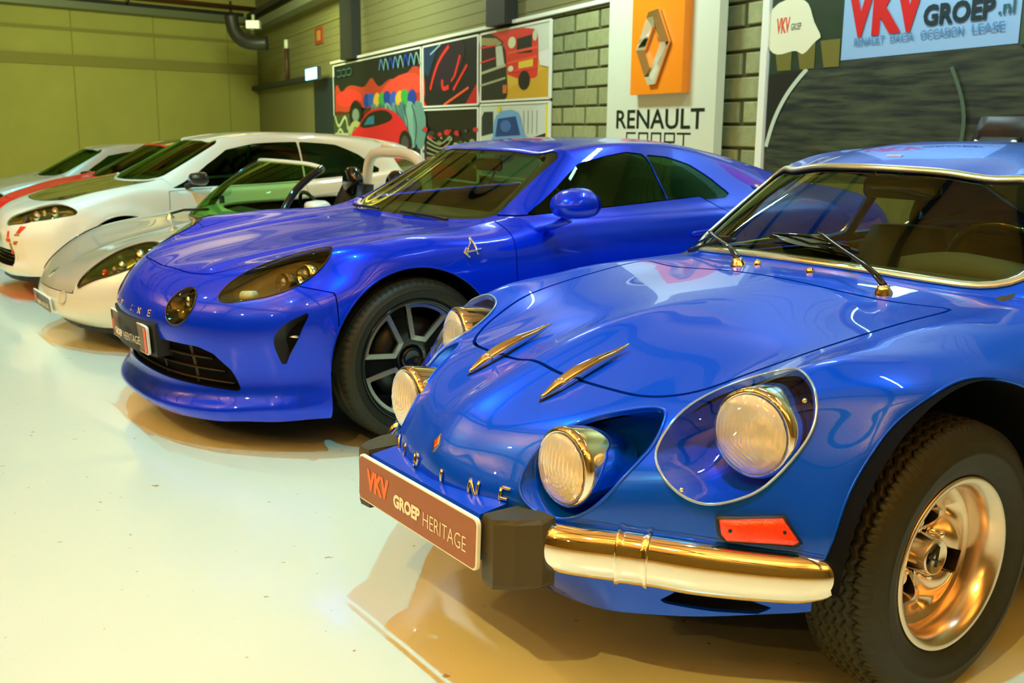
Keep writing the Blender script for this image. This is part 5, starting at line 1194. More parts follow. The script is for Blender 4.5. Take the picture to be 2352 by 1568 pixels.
# headlamps
for sg in (1, -1):
    m3 = np.array([1, sg, 1]); ol = MHL if sg == 1 else MHL.mirror()
    MHLP.clip(lambda X, uv: X[:, 1] * sg).offset(.001).build('headlamp_cover', M['glass_lamp'], MR)
    nr = [MS.near(p) for p in ol.P3]; ring = np.array([a for a, b in nr]); U = np.array([b for a, b in nr]); cen = ring.mean(0); ax3 = np.array([-.95, -.2 * sg, -.2])
    rings = [ring - U * .004]
    for t, s_ in ((.02, .97), (.06, .90), (.10, .75)): rings.append(cen + (ring - cen) * s_ + ax3 * t)
    hb = MB().loft([list(map(tuple, r_)) for r_ in rings], True, False, True).build('headlamp_housing', M['lamp_grey'], MR, True)
    MB().tube(ring + U * .001, .003, 6, True, up=U).build('cover_rim', M['gloss_black'], MR, True)
    for k, (c, r_, mt) in enumerate((((.40, .715, .668), .036, M['chrome_soft']), ((.47, .68, .640), .034, M['gloss_black']))):
        c = np.array(c) * m3 + np.array([-.02, 0, -.004]); o = MB().lathe([(.0, -.02), (r_ * .7, -.012), (r_, .012), (r_ + .004, .016), (r_ + .004, -.03)], c, (.93, .25 * sg, .15), 24).build('headlamp_reflector', mt, hb, True)
        MB().sphere(c + np.array([.006, 0, 0]), r_ * .62, 16, (.6, 1, 1)).build('projector_lens', M['clear_bulb'], hb, True)
    ba = np.array([.585, .625, .588]) * m3; MB().tube([ba + np.array([-.004, -.035 * sg, .0]), ba + np.array([-.03, .022 * sg, .006])], .018, 14).build('running_light', M['white_frame'], hb, True)
    # round auxiliary lamp
    fcc = MS.cast((1.5, MFC[1] * sg, MFC[2]), (-1, 0, 0))[0]; nn = MS.cast((1.5, MFC[1] * sg, MFC[2]), (-1, 0, 0))[1]; ring = []; UU = []
    for k in range(48):
        a = 2 * pi * k / 48; q, n1 = MS.cast((1.5, (MFC[1] + MFR * cos(a)) * sg, MFC[2] + MFR * sin(a)), (-1, 0, 0)); ring.append(q); UU.append(n1)
    ring = np.array(ring); cen = ring.mean(0); rings = [ring, cen + (ring - cen) * .93 - [.03, 0, 0], cen + (ring - cen) * .7 - [.05, 0, 0]]
    fo_ = MB().loft([list(map(tuple, r_)) for r_ in rings], True, False, True).build('auxiliary_lamp', M['gloss_black'], MR, True)
    MFP.clip(lambda X, uv: X[:, 1] * sg).build('lens', M['glass_lamp'], fo_)
    MB().tube(ring, .004, 8, True, up=np.array(UU)).build('lamp_bezel', M['gloss_black'], fo_, True)
    for dx, dz, rr2, mt in ((-.012, .012, .024, M['chrome_soft']), (.018, -.024, .018, M['chrome_soft']), (-.02, -.03, .014, M['steel_dark']), (.03, .02, .012, M['steel_dark'])): MB().sphere(cen + np.array([-.03, dx * sg, dz]), rr2, 12, (.5, 1, 1)).build('lamp_cell', mt, fo_, True)
    # side intake
    ov = MVT if sg == 1 else MVT.mirror(); nr = [MS.near(p) for p in ov.P3]; ring = np.array([a for a, b in nr]); cen = ring.mean(0)
    vb = MB().loft([list(map(tuple, r_)) for r_ in (ring, cen + (ring - cen) * .95 + np.array([-.05, 0, 0]), cen + (ring - cen) * .7 + np.array([-.09, 0, 0]))], True, False, True).build('air_intake', M['black'], MR, True)
    a, b = cen + np.array([-.012, -.04 * sg, -.018]), cen + np.array([-.004, .045 * sg, .004]); MB().tube([a, (a + b) / 2 + [.008, 0, .004], b], [.002, .006, .008], 8, flat=(1.6, .6)).build('intake_blade', M['chrome_soft'], vb, True)
# lower grille
gb = []
for k, (y, z) in enumerate(smooth2(mgr, 3, True)):
    q, nn = MS.cast((1.5, y, z), (-1, 0, 0)); gb.append(q)
gb = np.array(gb); cen = gb.mean(0)
MB().loft([list(map(tuple, r_)) for r_ in (gb, gb - [.035, 0, 0], cen + (gb - cen) * [1, .97, .95] - [.10, 0, 0])], True, False, True).build('grille_duct', M['cavity'], MR, True)
def gx(y, z, d): return MS.cast((1.5, y, z), (-1, 0, 0))[0] - np.array([d, 0, 0])
for z, wl_ in ((.262, .60), (.305, .57), (.35, .53)):
    P = [gx(y, z, .022) for y in np.linspace(-wl_, wl_, 25)]; MB().tube(P, .006, 6, flat=(1.8, .6), up=(0, 0, 1)).build('grille_slat', M['black'], MR, True)
for y in (-.42, -.2, .2, .42):
    MB().tube([gx(y, z, .045) for z in np.linspace(.245, .39, 5)], .012, 4, flat=(.8, 1.6), up=(1, 0, 0)).build('grille_upright', M['overrider'], MR)
# plate and its holder
mp_, mptf, a_, b_, c_ = plate(MR, .872, .388, .53, .115, M['plate_dark2'], M['white_ink'], None, tilt=.05, curve=.45)
ptext('VKV', -.165, .004, .050, .105, M['orange_ink'], .05, mp_, mptf, a_, b_); ptext('GROEP', -.035, -.006, .030, .115, M['white_ink'], .05, mp_, mptf, a_, b_); ptext('HERITAGE', .125, -.007, .032, .165, M['white_ink'], -.01, mp_, mptf, a_, b_)
for sg in (1, -1): MB().add([mptf(sg * x, y, .0112) for x, y in ((.242, -.05), (.258, -.05), (.258, .05), (.242, .05))], [(0, 1, 2, 3)]).build('red_end_stripe', M['amber'], mp_)
MB().loft([[(.865 - .45 * y * y * 1.0, y, .455), (.80, y, .47), (.76, y, .33), (.86 - .45 * y * y, y, .325)] for y in np.linspace(-.29, .29, 11)], True, True, True).build('plate_holder', M['black'], MR)
# nose lettering, wing badge, flag mark
def on_mn(y, z, off): return MS.cast((1.6, y, z), (-1, 0, 0), off)
for ch, y in zip('ALPINE', (-.235, -.155, -.075, .072, .152, .233)): letter(MR, ch, y, .480, .026, .022, M['chrome'], on_mn, .0028)
def on_ms(x, z, off): return MS.cast((x, 1.5, z), (0, -1, 0), off)
mb = MB()
for ln in ([(-.045, -.018), (.002, .035), (.010, -.022)], [(-.055, -.012), (.028, -.004)], [(-.03, -.03), (-.05, -.012)], [(.002, .035), (.006, .036)], [(-.038, .004), (-.05, -.012)]):
    P = []; U = []
    for a, b in zip(ln[:-1], ln[1:]):
        for t in np.linspace(0, 1, 4): q, n1 = on_ms(-.262 - a[0] - (b[0] - a[0]) * t, .742 + a[1] + (b[1] - a[1]) * t, .004); P.append(q); U.append(n1)
    mb.tube(P, .0048, 6, up=np.array(U))
mb.build('wing_badge', M['chrome'], MR, True)
for k, c in enumerate(((25, 40, 160), (225, 225, 200), (200, 30, 30))):
    P = [on_ms(x, z, .004)[0] for x, z in ((-2.05 - .03 * k, .925), (-2.08 - .03 * k, .925), (-2.08 - .03 * k, .94), (-2.05 - .03 * k, .94))]; MB().add(P, [(0, 1, 2, 3)]).build('flag_stripe', fm(c), MR)
# door mirrors
for sg in (1, -1):
    c = np.array([-.66, .985, .905]) if sg > 0 else np.array([-.95, -.95, .862]); rings = []
    for t, ry, rz, dz in ((.10, .03, .025, .0), (.085, .075, .045, 0), (.05, .10, .060, .002), (.0, .108, .066, .004), (-.05, .105, .066, .004), (-.07, .095, .060, .004)):
        rings.append([c + np.array([t + .02 * cos(a), ry * cos(a) * 1.0, dz + rz * sin(a) * (1.0 if sin(a) > 0 else .85)]) for a in np.linspace(0, 2 * pi, 25)[:-1]])
    mo = MB().loft([list(map(tuple, r_)) for r_ in rings], True, True, True).build('door_mirror', M['blue_modern'], MR, True)
    MB().loft([[c + np.array([-.071, .085 * cos(a), .004 + .052 * sin(a)]) for a in np.linspace(0, 2 * pi, 25)[:-1]], [c + np.array([-.072, .02 * cos(a), .004 + .01 * sin(a)]) for a in np.linspace(0, 2 * pi, 25)[:-1]]], True, False, True).build('mirror_glass', M['chrome'], mo)
    st = [(-.60, .845, .80), (-.62, .89, .815), (-.65, .95, .845)] if sg > 0 else [(-.87, -.83, .80), (-.90, -.88, .80), (-.94, -.92, .82)]; MB().tube(st, [.030, .026, .030], 12, flat=(1.6, .45), up=(0, -.35 * sg, 1)).build('mirror_arm', M['blue_modern'], MR, True)
    # flush door handle with its scoop
    P = []; U = []
    for t in np.linspace(0, 1, 12): q, n1 = MS.cast((-1.42 - .19 * t, 1.5 * sg, .745 + .012 * t), (0, -sg, 0), .012); P.append(q); U.append(n1)
    MB().tube(P, [.004] + [.010] * 9 + [.008, .003], 8, flat=(1.1, .7), up=np.array(U)).build('door_handle', M['blue_modern'], MR, True)
    P = [MS.cast((-1.50 + .05 * cos(a), 1.5 * sg, .765 + .020 * sin(a)), (0, -sg, 0), .002)[0] for a in np.linspace(0, 2 * pi, 20)[:-1]]; MB().add(P, [tuple(range(19))]).build('handle_scoop', M['blue_modern'], MR)
# wiper at the foot of the windscreen, interior
for (p0, p1) in (((-.385, -.20), (-.42, -.52)), ((-.40, .42), (-.375, .05))):
    P = [MS.near((p0[0] + (p1[0] - p0[0]) * t, p0[1] + (p1[1] - p0[1]) * t, .84), .012)[0] for t in np.linspace(0, 1, 8)]; MB().tube(P, .007, 6).build('wiper_arm', M['black'], MR, True)
seat(MR, -1.25, .38, .30, M['black'], 1.0); seat(MR, -1.25, -.38, .30, M['black'], 1.0)
MB().loft([[(-.50, y, .60), (-.50, y, .79), (-.72, y, .83), (-.92, y, .79), (-.94, y, .62)] for y in np.linspace(-.66, .66, 11)], True, True, True).build('dashboard', M['interior'], MR, True)
swc = np.array([-1.02, .38, .80]); sn = np.array([-.92, 0, .38]); sn /= np.linalg.norm(sn); X_, Y_, N_ = frame(sn)
MB().tube([swc + .175 * (cos(a) * X_ + sin(a) * Y_) for a in np.linspace(0, 2 * pi, 40)[:-1]], .015, 8, True).build('steering_wheel', M['gloss_black'], MR, True)
MB().loft([[(-1.85, y, .3), (-1.88, y, .86), (-2.0, y, 1.02)] for y in np.linspace(-.5, .5, 5)], False).build('rear_bulkhead', M['interior'], MR)
rm = MB().loft([[np.array([-.90 - x_, y, 1.035 + z]) for y, z in rr(-.11 * s_, .11 * s_, -.03 * s_, .03 * s_, .02 * s_)] for x_, s_ in ((-.012, .9), (0, 1), (.010, .95))], True, True, True).build('interior_mirror', M['black'], MR, True)
Piece.of(MS).clip(lambda X, uv: np.minimum(3.9 - np.abs(uv[:, 1]), np.minimum(uv[:, 0] - 16.1, 19.8 - uv[:, 0]))).offset(-.02).build('headliner', M['interior'], MR)
mwt = modern_wheel()
place(mwt, MR, (0, .782, .325), 1, -.25)
place(mwt, MR, (MAX_, .79, .325), 1, .3); place(mwt, MR, (0, -.782, .325), -1); place(mwt, MR, (MAX_, -.79, .325), -1)
drop(mwt)
# ================================================================== open roadster (third)
SP_O = MODERN_O + VDIR * 2.0
SR = car_root('open_roadster', 'silver-white open roadster with raked windscreen and roll hoop, third in the row', SP_O)
R = []
row('.70,0,.13 .70,.14,.13 .685,.28,.13 .65,.42,.132 .61,.52,.135 .56,.60,.14 .50,.67,.145 .43,.73,.15 .37,.76,.155 .32,.77,.16')
row('.79,0,.185 .785,.14,.185 .765,.28,.185 .715,.42,.185 .665,.52,.19 .605,.60,.195 .54,.67,.20 .46,.735,.205 .38,.765,.21 .25,.775,.17')
row('.80,0,.27 .795,.14,.27 .77,.28,.275 .725,.42,.28 .675,.52,.285 .61,.61,.295 .54,.68,.305 .46,.74,.31 .37,.768,.30 .15,.778,.17')
row('.775,0,.345 .765,.14,.35 .74,.28,.355 .70,.42,.37 .65,.52,.38 .585,.61,.395 .51,.685,.405 .42,.742,.41 .32,.77,.38 .05,.78,.17')
row('.70,0,.41 .69,.14,.415 .665,.28,.43 .62,.42,.455 .565,.525,.475 .50,.615,.49 .42,.69,.495 .33,.745,.48 .22,.772,.42 -.05,.78,.165')
row('.60,0,.465 .59,.14,.475 .565,.28,.495 .515,.42,.525 .455,.525,.545 .385,.62,.553 .31,.695,.545 .22,.748,.53 .11,.775,.45 -.15,.78,.165')
row('.44,0,.53 .43,.14,.54 .405,.28,.56 .355,.42,.59 .30,.53,.597 .23,.625,.60 .16,.70,.588 .08,.75,.57 0,.775,.46 -.25,.78,.16')
row('.22,0,.585 .21,.14,.592 .19,.28,.61 .15,.42,.63 .10,.535,.632 .04,.63,.630 -.02,.705,.613 -.08,.752,.585 -.14,.775,.46 -.35,.78,.16')
row('0,0,.625 0,.14,.63 -.02,.28,.64 -.05,.42,.652 -.09,.54,.66 -.13,.635,.658 -.18,.71,.64 -.23,.755,.59 -.27,.775,.46 -.45,.78,.16')
def rw(x, zs, ys=(0, .14, .28, .42, .545, .64, .715, .758, .775, .78)): R.append([(x, y, z) for y, z in zip(ys, zs)])
rw(-.24, (.655, .658, .665, .672, .678, .675, .655, .60, .46, .16)); rw(-.5, (.68, .681, .685, .692, .70, .70, .68, .62, .46, .155)); rw(-.8, (.69, .69, .695, .70, .712, .715, .695, .63, .46, .155)); rw(-1.1, (.70, .70, .705, .715, .728, .732, .71, .64, .46, .155))
rw(-1.5, (.745, .745, .75, .757, .765, .765, .74, .66, .47, .155)); rw(-1.9, (.785, .785, .785, .785, .785, .778, .75, .67, .47, .16)); rw(-2.3, (.765, .765, .765, .762, .755, .742, .71, .64, .46, .19)); 
R.append([(-2.62 + .10 * (y / .7) ** 2, y * .94, z) for y, z in zip((0, .14, .28, .42, .545, .64, .715, .758, .775, .78), (.66, .66, .66, .657, .65, .64, .61, .56, .43, .22))]); R.append([(-2.66 + .14 * (y / .7) ** 2, y * .9, .30) for y in (0, .14, .28, .42, .545, .64, .715, .758, .775, .78)])
SS = Surf(R, creases=(), res=.022)
SAR, SAZ, SAX = .30, .27, -2.0
B = Piece.of(SS).clip(arch(0, SAR, SAZ, .45)).clip(arch(SAX, SAR, SAZ, .45))
cock = planpoly([(-.40, 0), (-.40, .3), (-.44, .50), (-.56, .56), (-1.0, .56), (-1.25, .53), (-1.33, .35), (-1.33, 0)])
def fck(X, uv): return np.where(X[:, 2] > .5, polysd(X[:, :2], cock), -1.0)
B = B.clip(lambda X, uv: -fck(X, uv))
SHL = Outline([(.722,.44,.362),(.66,.435,.43),(.585,.45,.487),(.51,.47,.537),(.434,.50,.580),(.365,.545,.615),(.335,.60,.622),(.338,.65,.60),(.365,.685,.565),(.43,.69,.50),(.51,.65,.452),(.59,.585,.42),(.66,.51,.39)], 4)
SHP = B.clip(both(SHL)); B = B.clip(lambda X, uv: -both(SHL)(X, uv))
panel = planpoly([(.95, 0), (.95, .2), (.85, .37), (.70, .405), (.585, .435), (.51, .455), (.43, .485), (.33, .55), (.15, .60), (-.1, .62), (-.22, .60), (-.22, 0)])
fpn = lambda X, uv: np.minimum(np.where(X[:, 2] > .2, polysd(X[:, :2], panel), -1.0), X[:, 2] - .315)
P_ = B.clip(lambda X, uv: fpn(X, uv) - .002); B = B.clip(lambda X, uv: -fpn(X, uv) - .002)
B.build('body', M['pearl'], SR, rim=.01); P_.build('front_panel', M['silver'], SR, rim=.01)
I3 = Piece.of(SS).clip(lambda X, uv: -fck(X, uv)).clip(arch(0, SAR + .01, SAZ, .45)).clip(arch(SAX, SAR + .01, SAZ, .45)).clip(lambda X, uv: -both(SHL)(X, uv) - .003); I3.offset(-.02).build('inner_shell', M['cavity'], SR)
liners(SR, (0, SAX), SAR, SAZ, .755, .45, 24)
MB().box((-1.0, 0, .17), (2.8, 1.3, .03)).build('floor_pan', M['cavity'], SR)
MB().loft([[(x, y, z) for x, y in zip((.70, .70, .685, .65, .60, .52, .42), (0, .15, .3, .43, .55, .65, .73))] for z in (.11, .135)] , False).build('front_skirt', M['black'], SR)
for sg in (1, -1):
    m3 = np.array([1, sg, 1]); ol = SHL if sg > 0 else SHL.mirror(); nr = [SS.near(p) for p in ol.P3]; ring = np.array([a for a, b in nr]); U = np.array([b for a, b in nr]); cen = ring.mean(0)
    SHP.clip(lambda X, uv: X[:, 1] * sg).offset(.001).build('headlamp_cover', M['glass_lamp'], SR)
    hb = MB().loft([list(map(tuple, r_)) for r_ in (ring - .003 * U, cen + (ring - cen) * .95 + [-.03, 0, -.02], cen + (ring - cen) * .8 + [-.07, 0, -.05])], True, False, True).build('headlamp_housing', M['lamp_olive'], SR, True)
    MB().tube(ring + U * .001, .006, 6, True, up=U).build('cover_seal', M['gloss_black'], SR, True)
    for c, r_, m_ in (((.60, .52, .43), .022, M['amber']), ((.52, .56, .46), .036, M['chrome_soft']), ((.43, .60, .51), .045, M['chrome_soft']), ((.555, .535, .445), .02, M['clear_bulb'])): MB().sphere(np.array(c) * m3 + [-.02, 0, 0], r_, 14, (.7, 1, 1)).build('lamp_cell', m_, hb, True)
    q, nn = SS.cast((1.5, .31 * sg, .285), (-1, 0, 0)); MB().lathe([(.040, .001), (.034, .003), (.028, -.004), (0, -.02)], q, nn, 20).build('lamp_dimple', M['silver'], SR, True)
    c = np.array([-.53, .80 * sg, .765]); MB().loft([[c + np.array([t, ry * cos(a), rz * sin(a)]) for a in np.linspace(0, 2 * pi, 19)[:-1]] for t, ry, rz in ((.06, .03, .015), (.05, .075, .030), (.0, .085, .036), (-.04, .082, .034), (-.05, .07, .028))], True, True, True).build('door_mirror', M['white'], SR, True)
    MB().tube([(-.50, .70 * sg, .69), (-.52, .76 * sg, .73)], .018, 8).build('mirror_arm', M['black'], SR, True)
sp_, sptf, a_, b_, c_ = plate(SR, .812, .228, .44, .090, M['plate_dark2'], M['white_ink'], None, tilt=.12, curve=.25)
ptext('VKV', -.13, .004, .038, .085, M['orange_ink'], .05, sp_, sptf, a_, b_); ptext('GROEP', -.02, -.006, .024, .095, M['white_ink'], .04, sp_, sptf, a_, b_); ptext('HERITAGE', .115, -.006, .025, .135, M['white_ink'], 0, sp_, sptf, a_, b_)
lozenge(SR, lambda y, z, off: SS.cast((1.6, y, z), (-1, 0, 0), off), .0, .385, .026, M['chrome_soft'], M['black'])
# curved windscreen with frame, twin wiper carriers, cabin
base = [(-.385, .60, .690), (-.27, .47, .678), (-.16, .30, .668), (-.10, .14, .662), (-.085, 0, .660)]; topl = [(-.70, .505, .968), (-.665, .41, .985), (-.63, .28, .992), (-.61, .14, .995), (-.60, 0, .996)]
bs = smooth2(np.array(base + [(x, -y, z) for x, y, z in base[::-1][1:]]), 5, False); tp_ = smooth2(np.array(topl + [(x, -y, z) for x, y, z in topl[::-1][1:]]), 5, False)
grid = [[tuple(b_ * (1 - t) + t_ * t + np.array([.03 * sin(pi * t), 0, .02 * sin(pi * t)])) for b_, t_ in zip(bs, tp_)] for t in np.linspace(0, 1, 9)]
MB().loft(grid, False).build('windshield', M['glass_green'], SR, True)
MB().tube(grid[-1], .014, 8).build('windshield_top_frame', M['white'], SR, True)
MB().tube(grid[0], .014, 8).build('windshield_base_trim', M['chrome_soft'], SR, True)
for k in (0, -1): MB().tube([g_[k] for g_ in grid], .022, 10).build('windshield_pillar', M['gloss_black'], SR, True)
for y in (-.28, .20):
    q, nn = SS.cast((-.02, y, 1.5), (0, 0, -1)); o = MB().lathe([(.028, 0), (.024, .010), (.014, .018), (.012, .03), (0, .034)], q, nn, 14).build('wiper_pivot', M['chrome_soft'], SR, True)
    MB().tube([q + [0, 0, .028], q + [-.08, .02, .05], q + [-.14, .3, .07]], .009, 6).build('wiper_arm', M['black'], o)
seat(SR, -.98, .32, .22, M['black'], .9); seat(SR, -.98, -.32, .22, M['black'], .9)
for y in (.32, -.32):
    c = np.array([-1.30, y, .84]); MB().loft([[c + np.array([x_, .11 * s_ * cos(a), .10 * s_ * sin(a)]) for a in np.linspace(0, 2 * pi, 17)[:-1]] for x_, s_ in ((-.04, .8), (-.02, 1), (.02, 1), (.04, .8))], True, True, True).build('headrest', M['gloss_black'], SR, True)
hp = smooth2([(-1.45, .44, .66), (-1.46, .42, .85), (-1.455, .36, .985), (-1.44, .20, 1.04), (-1.44, 0, 1.045), (-1.44, -.20, 1.04), (-1.455, -.36, .985), (-1.46, -.42, .85), (-1.45, -.44, .66)], 6, False)
MB().tube(hp, .036, 14).build('roll_hoop', M['white'], SR, True)
MB().loft([[(-.40, y, .50), (-.42, y, .66), (-.55, y, .685), (-.66, y, .66), (-.66, y, .5)] for y in np.linspace(-.5, .5, 7)], True, True, True).build('dashboard', M['interior'], SR, True)
swc = np.array([-.72, .32, .68]); sn = np.array([-.9, 0, .4]); sn /= np.linalg.norm(sn); X_, Y_, N_ = frame(sn)
MB().tube([swc + .15 * (cos(a) * X_ + sin(a) * Y_) for a in np.linspace(0, 2 * pi, 30)[:-1]], .012, 8, True).build('steering_wheel', M['gloss_black'], SR, True)
MB().loft([[(-1.33, y, .25), (-1.36, y, .76)] for y in (-.55, .55)], False).build('rear_bulkhead', M['interior'], SR)
swt = modern_wheel(.272, .20, .17, 5, False)
for loc, sg in (((0, .672, .272), 1), ((0, -.672, .272), -1), ((SAX, .672, .272), 1), ((SAX, -.672, .272), -1)): place(swt, SR, loc, sg)
drop(swt)

# ================================================================== hatchbacks (fourth to sixth)
def hatch(root, paint, hoodm, s=1.0, roofm=None, det=True, res=.024, plate_on=True, stripes=False):
    R.clear()
    row('.70,0,.165 .70,.13,.165 .695,.26,.165 .675,.38,.168 .64,.48,.172 .595,.56,.175 .54,.63,.18 .47,.68,.185 .38,.71,.185 .31,.72,.19')
    row('.735,0,.20 .735,.13,.20 .725,.26,.20 .70,.38,.203 .66,.48,.208 .61,.56,.213 .55,.63,.22 .475,.685,.225 .38,.715,.225 .25,.725,.19')
    row('.715,0,.29 .71,.13,.29 .70,.26,.29 .675,.38,.292 .64,.48,.30 .595,.56,.31 .535,.63,.32 .455,.69,.325 .36,.718,.32 .15,.728,.19')
    row('.735,0,.41 .73,.13,.41 .715,.26,.412 .685,.38,.415 .645,.48,.42 .59,.565,.43 .52,.635,.44 .43,.69,.44 .33,.72,.42 0,.73,.19')
    row('.72,0,.505 .715,.13,.507 .695,.26,.51 .66,.38,.515 .61,.48,.52 .55,.57,.53 .47,.64,.54 .37,.695,.54 .26,.722,.50 -.1,.732,.19')
    row('.665,0,.59 .66,.13,.592 .635,.26,.60 .59,.38,.61 .535,.485,.62 .465,.575,.63 .37,.65,.635 .26,.70,.62 .15,.726,.56 -.2,.733,.19')
    row('.57,0,.635 .565,.13,.638 .54,.26,.645 .49,.38,.657 .42,.49,.67 .33,.585,.685 .23,.655,.69 .12,.70,.665 .02,.727,.585 -.3,.733,.19')
    row('.40,0,.685 .39,.13,.688 .365,.26,.695 .315,.385,.706 .24,.495,.72 .16,.59,.735 .07,.66,.735 -.01,.703,.70 -.1,.728,.60 -.4,.733,.19')
    row('.15,0,.74 .145,.13,.742 .12,.26,.746 .08,.385,.754 .02,.50,.766 -.04,.60,.778 -.11,.665,.77 -.18,.705,.72 -.24,.73,.61 -.5,.733,.19')
    row('-.14,0,.795 -.15,.14,.796 -.18,.28,.80 -.23,.42,.808 -.29,.545,.822 -.33,.635,.815 -.36,.68,.77 -.39,.708,.72 -.42,.73,.61 -.6,.733,.19')
    row('-.16,0,.80 -.17,.14,.80 -.20,.28,.805 -.25,.42,.813 -.31,.55,.828 -.36,.655,.757 -.39,.69,.738 -.42,.71,.70 -.45,.73,.61 -.65,.733,.19')
    B5 = ' {0},.69,{2} {0},.712,.70 {0},.732,.60 {0},.73,.19'
    def rr_(xc, prof, xb, zb, yb=.66): R.append([(xc[i], y, z) for i, (y, z) in enumerate(prof)] + [(xb, yb, zb), (xb, yb + .032, zb - .022), (xb, .713, .70), (xb, .732, .60), (xb, .73, .19)])
    rr_((-.46, -.47, -.49, -.52, -.555), ((0, .968), (.135, .967), (.27, .963), (.40, .96), (.525, .955)), -.60, .762)
    rr_((-.74, -.745, -.755, -.775, -.81), ((0, 1.108), (.12, 1.107), (.24, 1.104), (.36, 1.10), (.47, 1.088)), -.85, .768)
    rr_((-1.0, -1.0, -1.01, -1.02, -1.04), ((0, 1.152), (.12, 1.151), (.24, 1.147), (.37, 1.138), (.488, 1.112)), -1.06, .773)
    rr_((-1.4,) * 5, ((0, 1.168), (.12, 1.167), (.24, 1.162), (.375, 1.15), (.497, 1.12)), -1.40, .792, .655)
    rr_((-1.8,) * 5, ((0, 1.158), (.12, 1.157), (.24, 1.151), (.37, 1.138), (.488, 1.10)), -1.80, .822, .645)
    rr_((-2.15,) * 5, ((0, 1.13), (.12, 1.128), (.24, 1.12), (.36, 1.10), (.47, 1.045)), -2.15, .86, .625)
    rr_((-2.33, -2.33, -2.32, -2.30, -2.27), ((0, 1.06), (.12, 1.058), (.24, 1.05), (.35, 1.03), (.45, .985)), -2.28, .86, .60)
    rr_((-2.42, -2.42, -2.41, -2.38, -2.34), ((0, .86), (.13, .86), (.25, .857), (.36, .85), (.46, .835)), -2.36, .78, .60)
    R.append([(-2.60 + .12 * (y / .7) ** 2, y, z) for y, z in ((0, .66), (.13, .66), (.26, .655), (.38, .65), (.48, .645), (.58, .64), (.63, .62), (.66, .58), (.68, .5), (.69, .22))])
    R.append([(-2.60 + .14 * (y / .7) ** 2, y, z) for y, z in ((0, .26), (.13, .26), (.26, .26), (.38, .26), (.48, .26), (.58, .26), (.62, .26), (.64, .26), (.66, .25), (.68, .22))])
    sc3 = np.array([s, s, s]); 
    def dsp(X):
        y = np.abs(X[:, 1]) / s; d = np.hypot(X[:, 0] / s, X[:, 2] / s - .262); w_ = smoothstep(.5, .68, y) * np.exp(-((d - .335) / .05) ** 2); X = X.copy(); X[:, 1] += np.sign(X[:, 1]) * .016 * w_ * s
        d = np.hypot(X[:, 0] / s + 2.1, X[:, 2] / s - .262); w_ = smoothstep(.5, .68, y) * np.exp(-((d - .335) / .05) ** 2); X[:, 1] += np.sign(X[:, 1]) * .016 * w_ * s; return X
    S = Surf(np.array(R) * sc3, creases=(9, 10, 12), res=res, disp=dsp)
    az, ar, axr = .262 * s, .328 * s, -2.1 * s
    B = Piece.of(S).clip(arch(0, ar, az, .42 * s)).clip(arch(axr, ar, az, .42 * s))
    hp_ = planpoly([(x * s, y * s) for x, y in ([(.60, 0), (.595, .15), (.565, .28), (.50, .37), (.44, .43)] if not stripes else [(.46, 0), (.455, .15), (.44, .28), (.41, .38), (.38, .44)]) + [(.33, .50), (.20, .545), (.02, .575), (-.15, .59), (-.28, .585), (-.24, .45), (-.17, .2), (-.155, 0)]])
    fh = lambda X, uv: np.where((X[:, 2] > .55 * s) & (uv[:, 0] < 9.6), polysd(X[:, :2], hp_), -1.0)
    H = B.clip(lambda X, uv: fh(X, uv) - .003); B = B.clip(lambda X, uv: -fh(X, uv) - .003)
    wsx = rr(10.05, 11.93, -3.86, 3.86, .15, sq=2); fw_ = lambda X, uv: np.where(X[:, 2] > .7 * s, polysd(uv, wsx), -1.0)
    w1 = smooth2([(10.04, 4.94), (10.10, 4.82), (10.6, 4.56), (11.3, 4.32), (12, 4.20), (13, 4.12), (13.97, 4.10), (13.985, 4.5), (13.97, 4.94), (12, 4.95)], 1); w2 = [(14.015, 4.94), (14.015, 4.10), (14.8, 4.14), (15.3, 4.35), (15.75, 4.75), (15.7, 4.92)]
    w3 = rr(16.05, 17.6, -3.3, 3.3, .2, sq=2)
    G = [('windshield', fw_), ('side_window', fs(w1)), ('quarter_window', fs(w2)), ('rear_window', lambda X, uv: polysd(uv, w3))]
    GP = [(n_, B.clip(f)) for n_, f in G]
    for n_, f in G: B = B.clip(lambda X, uv, f=f: -f(X, uv))
    dr_ = [(x * s, z * s) for x, z in ((-.30, .24), (-.31, .5), (-.325, .745), (-1.38, .79), (-1.42, .6), (-1.38, .24))]
    fd = lambda X, uv: np.where(np.abs(X[:, 1]) > .45 * s, polysd(X[:, [0, 2]], dr_), -1.0)
    D = B.clip(lambda X, uv: fd(X, uv) - .0025); B = B.clip(lambda X, uv: -fd(X, uv) - .0025)
    HL = Outline(np.array([(.685,.26,.508),(.672,.27,.560),(.60,.365,.605),(.50,.455,.652),(.44,.51,.672),(.36,.60,.660),(.29,.685,.600),(.40,.65,.570),(.50,.585,.552),(.60,.47,.530),(.66,.36,.515)]) * s, 3)
    HLP = B.clip(both(HL)); B = B.clip(lambda X, uv: -both(HL)(X, uv))
    lg = [(-.40, .235), (-.37, .345), (.37, .345), (.40, .235)]; flg = lambda X, uv: np.where(X[:, 0] > .4 * s, polysd(X[:, [1, 2]], np.array(lg) * s), -1.0)
    B = B.clip(lambda X, uv: -flg(X, uv))
    if roofm:
        fro = lambda X, uv: np.minimum(4.0 - np.abs(uv[:, 1]), np.minimum(uv[:, 0] - 12.0, 16.0 - uv[:, 0]))
        B.clip(fro).build('roof_panel', roofm, root, rim=.01); B = B.clip(lambda X, uv: -fro(X, uv))
    B.build('body', paint, root, rim=.01); H.build('hood', hoodm, root, rim=.01)
    for sg in (1, -1): D.clip(lambda X, uv: X[:, 1] * sg).build('door', paint, root, rim=.01)
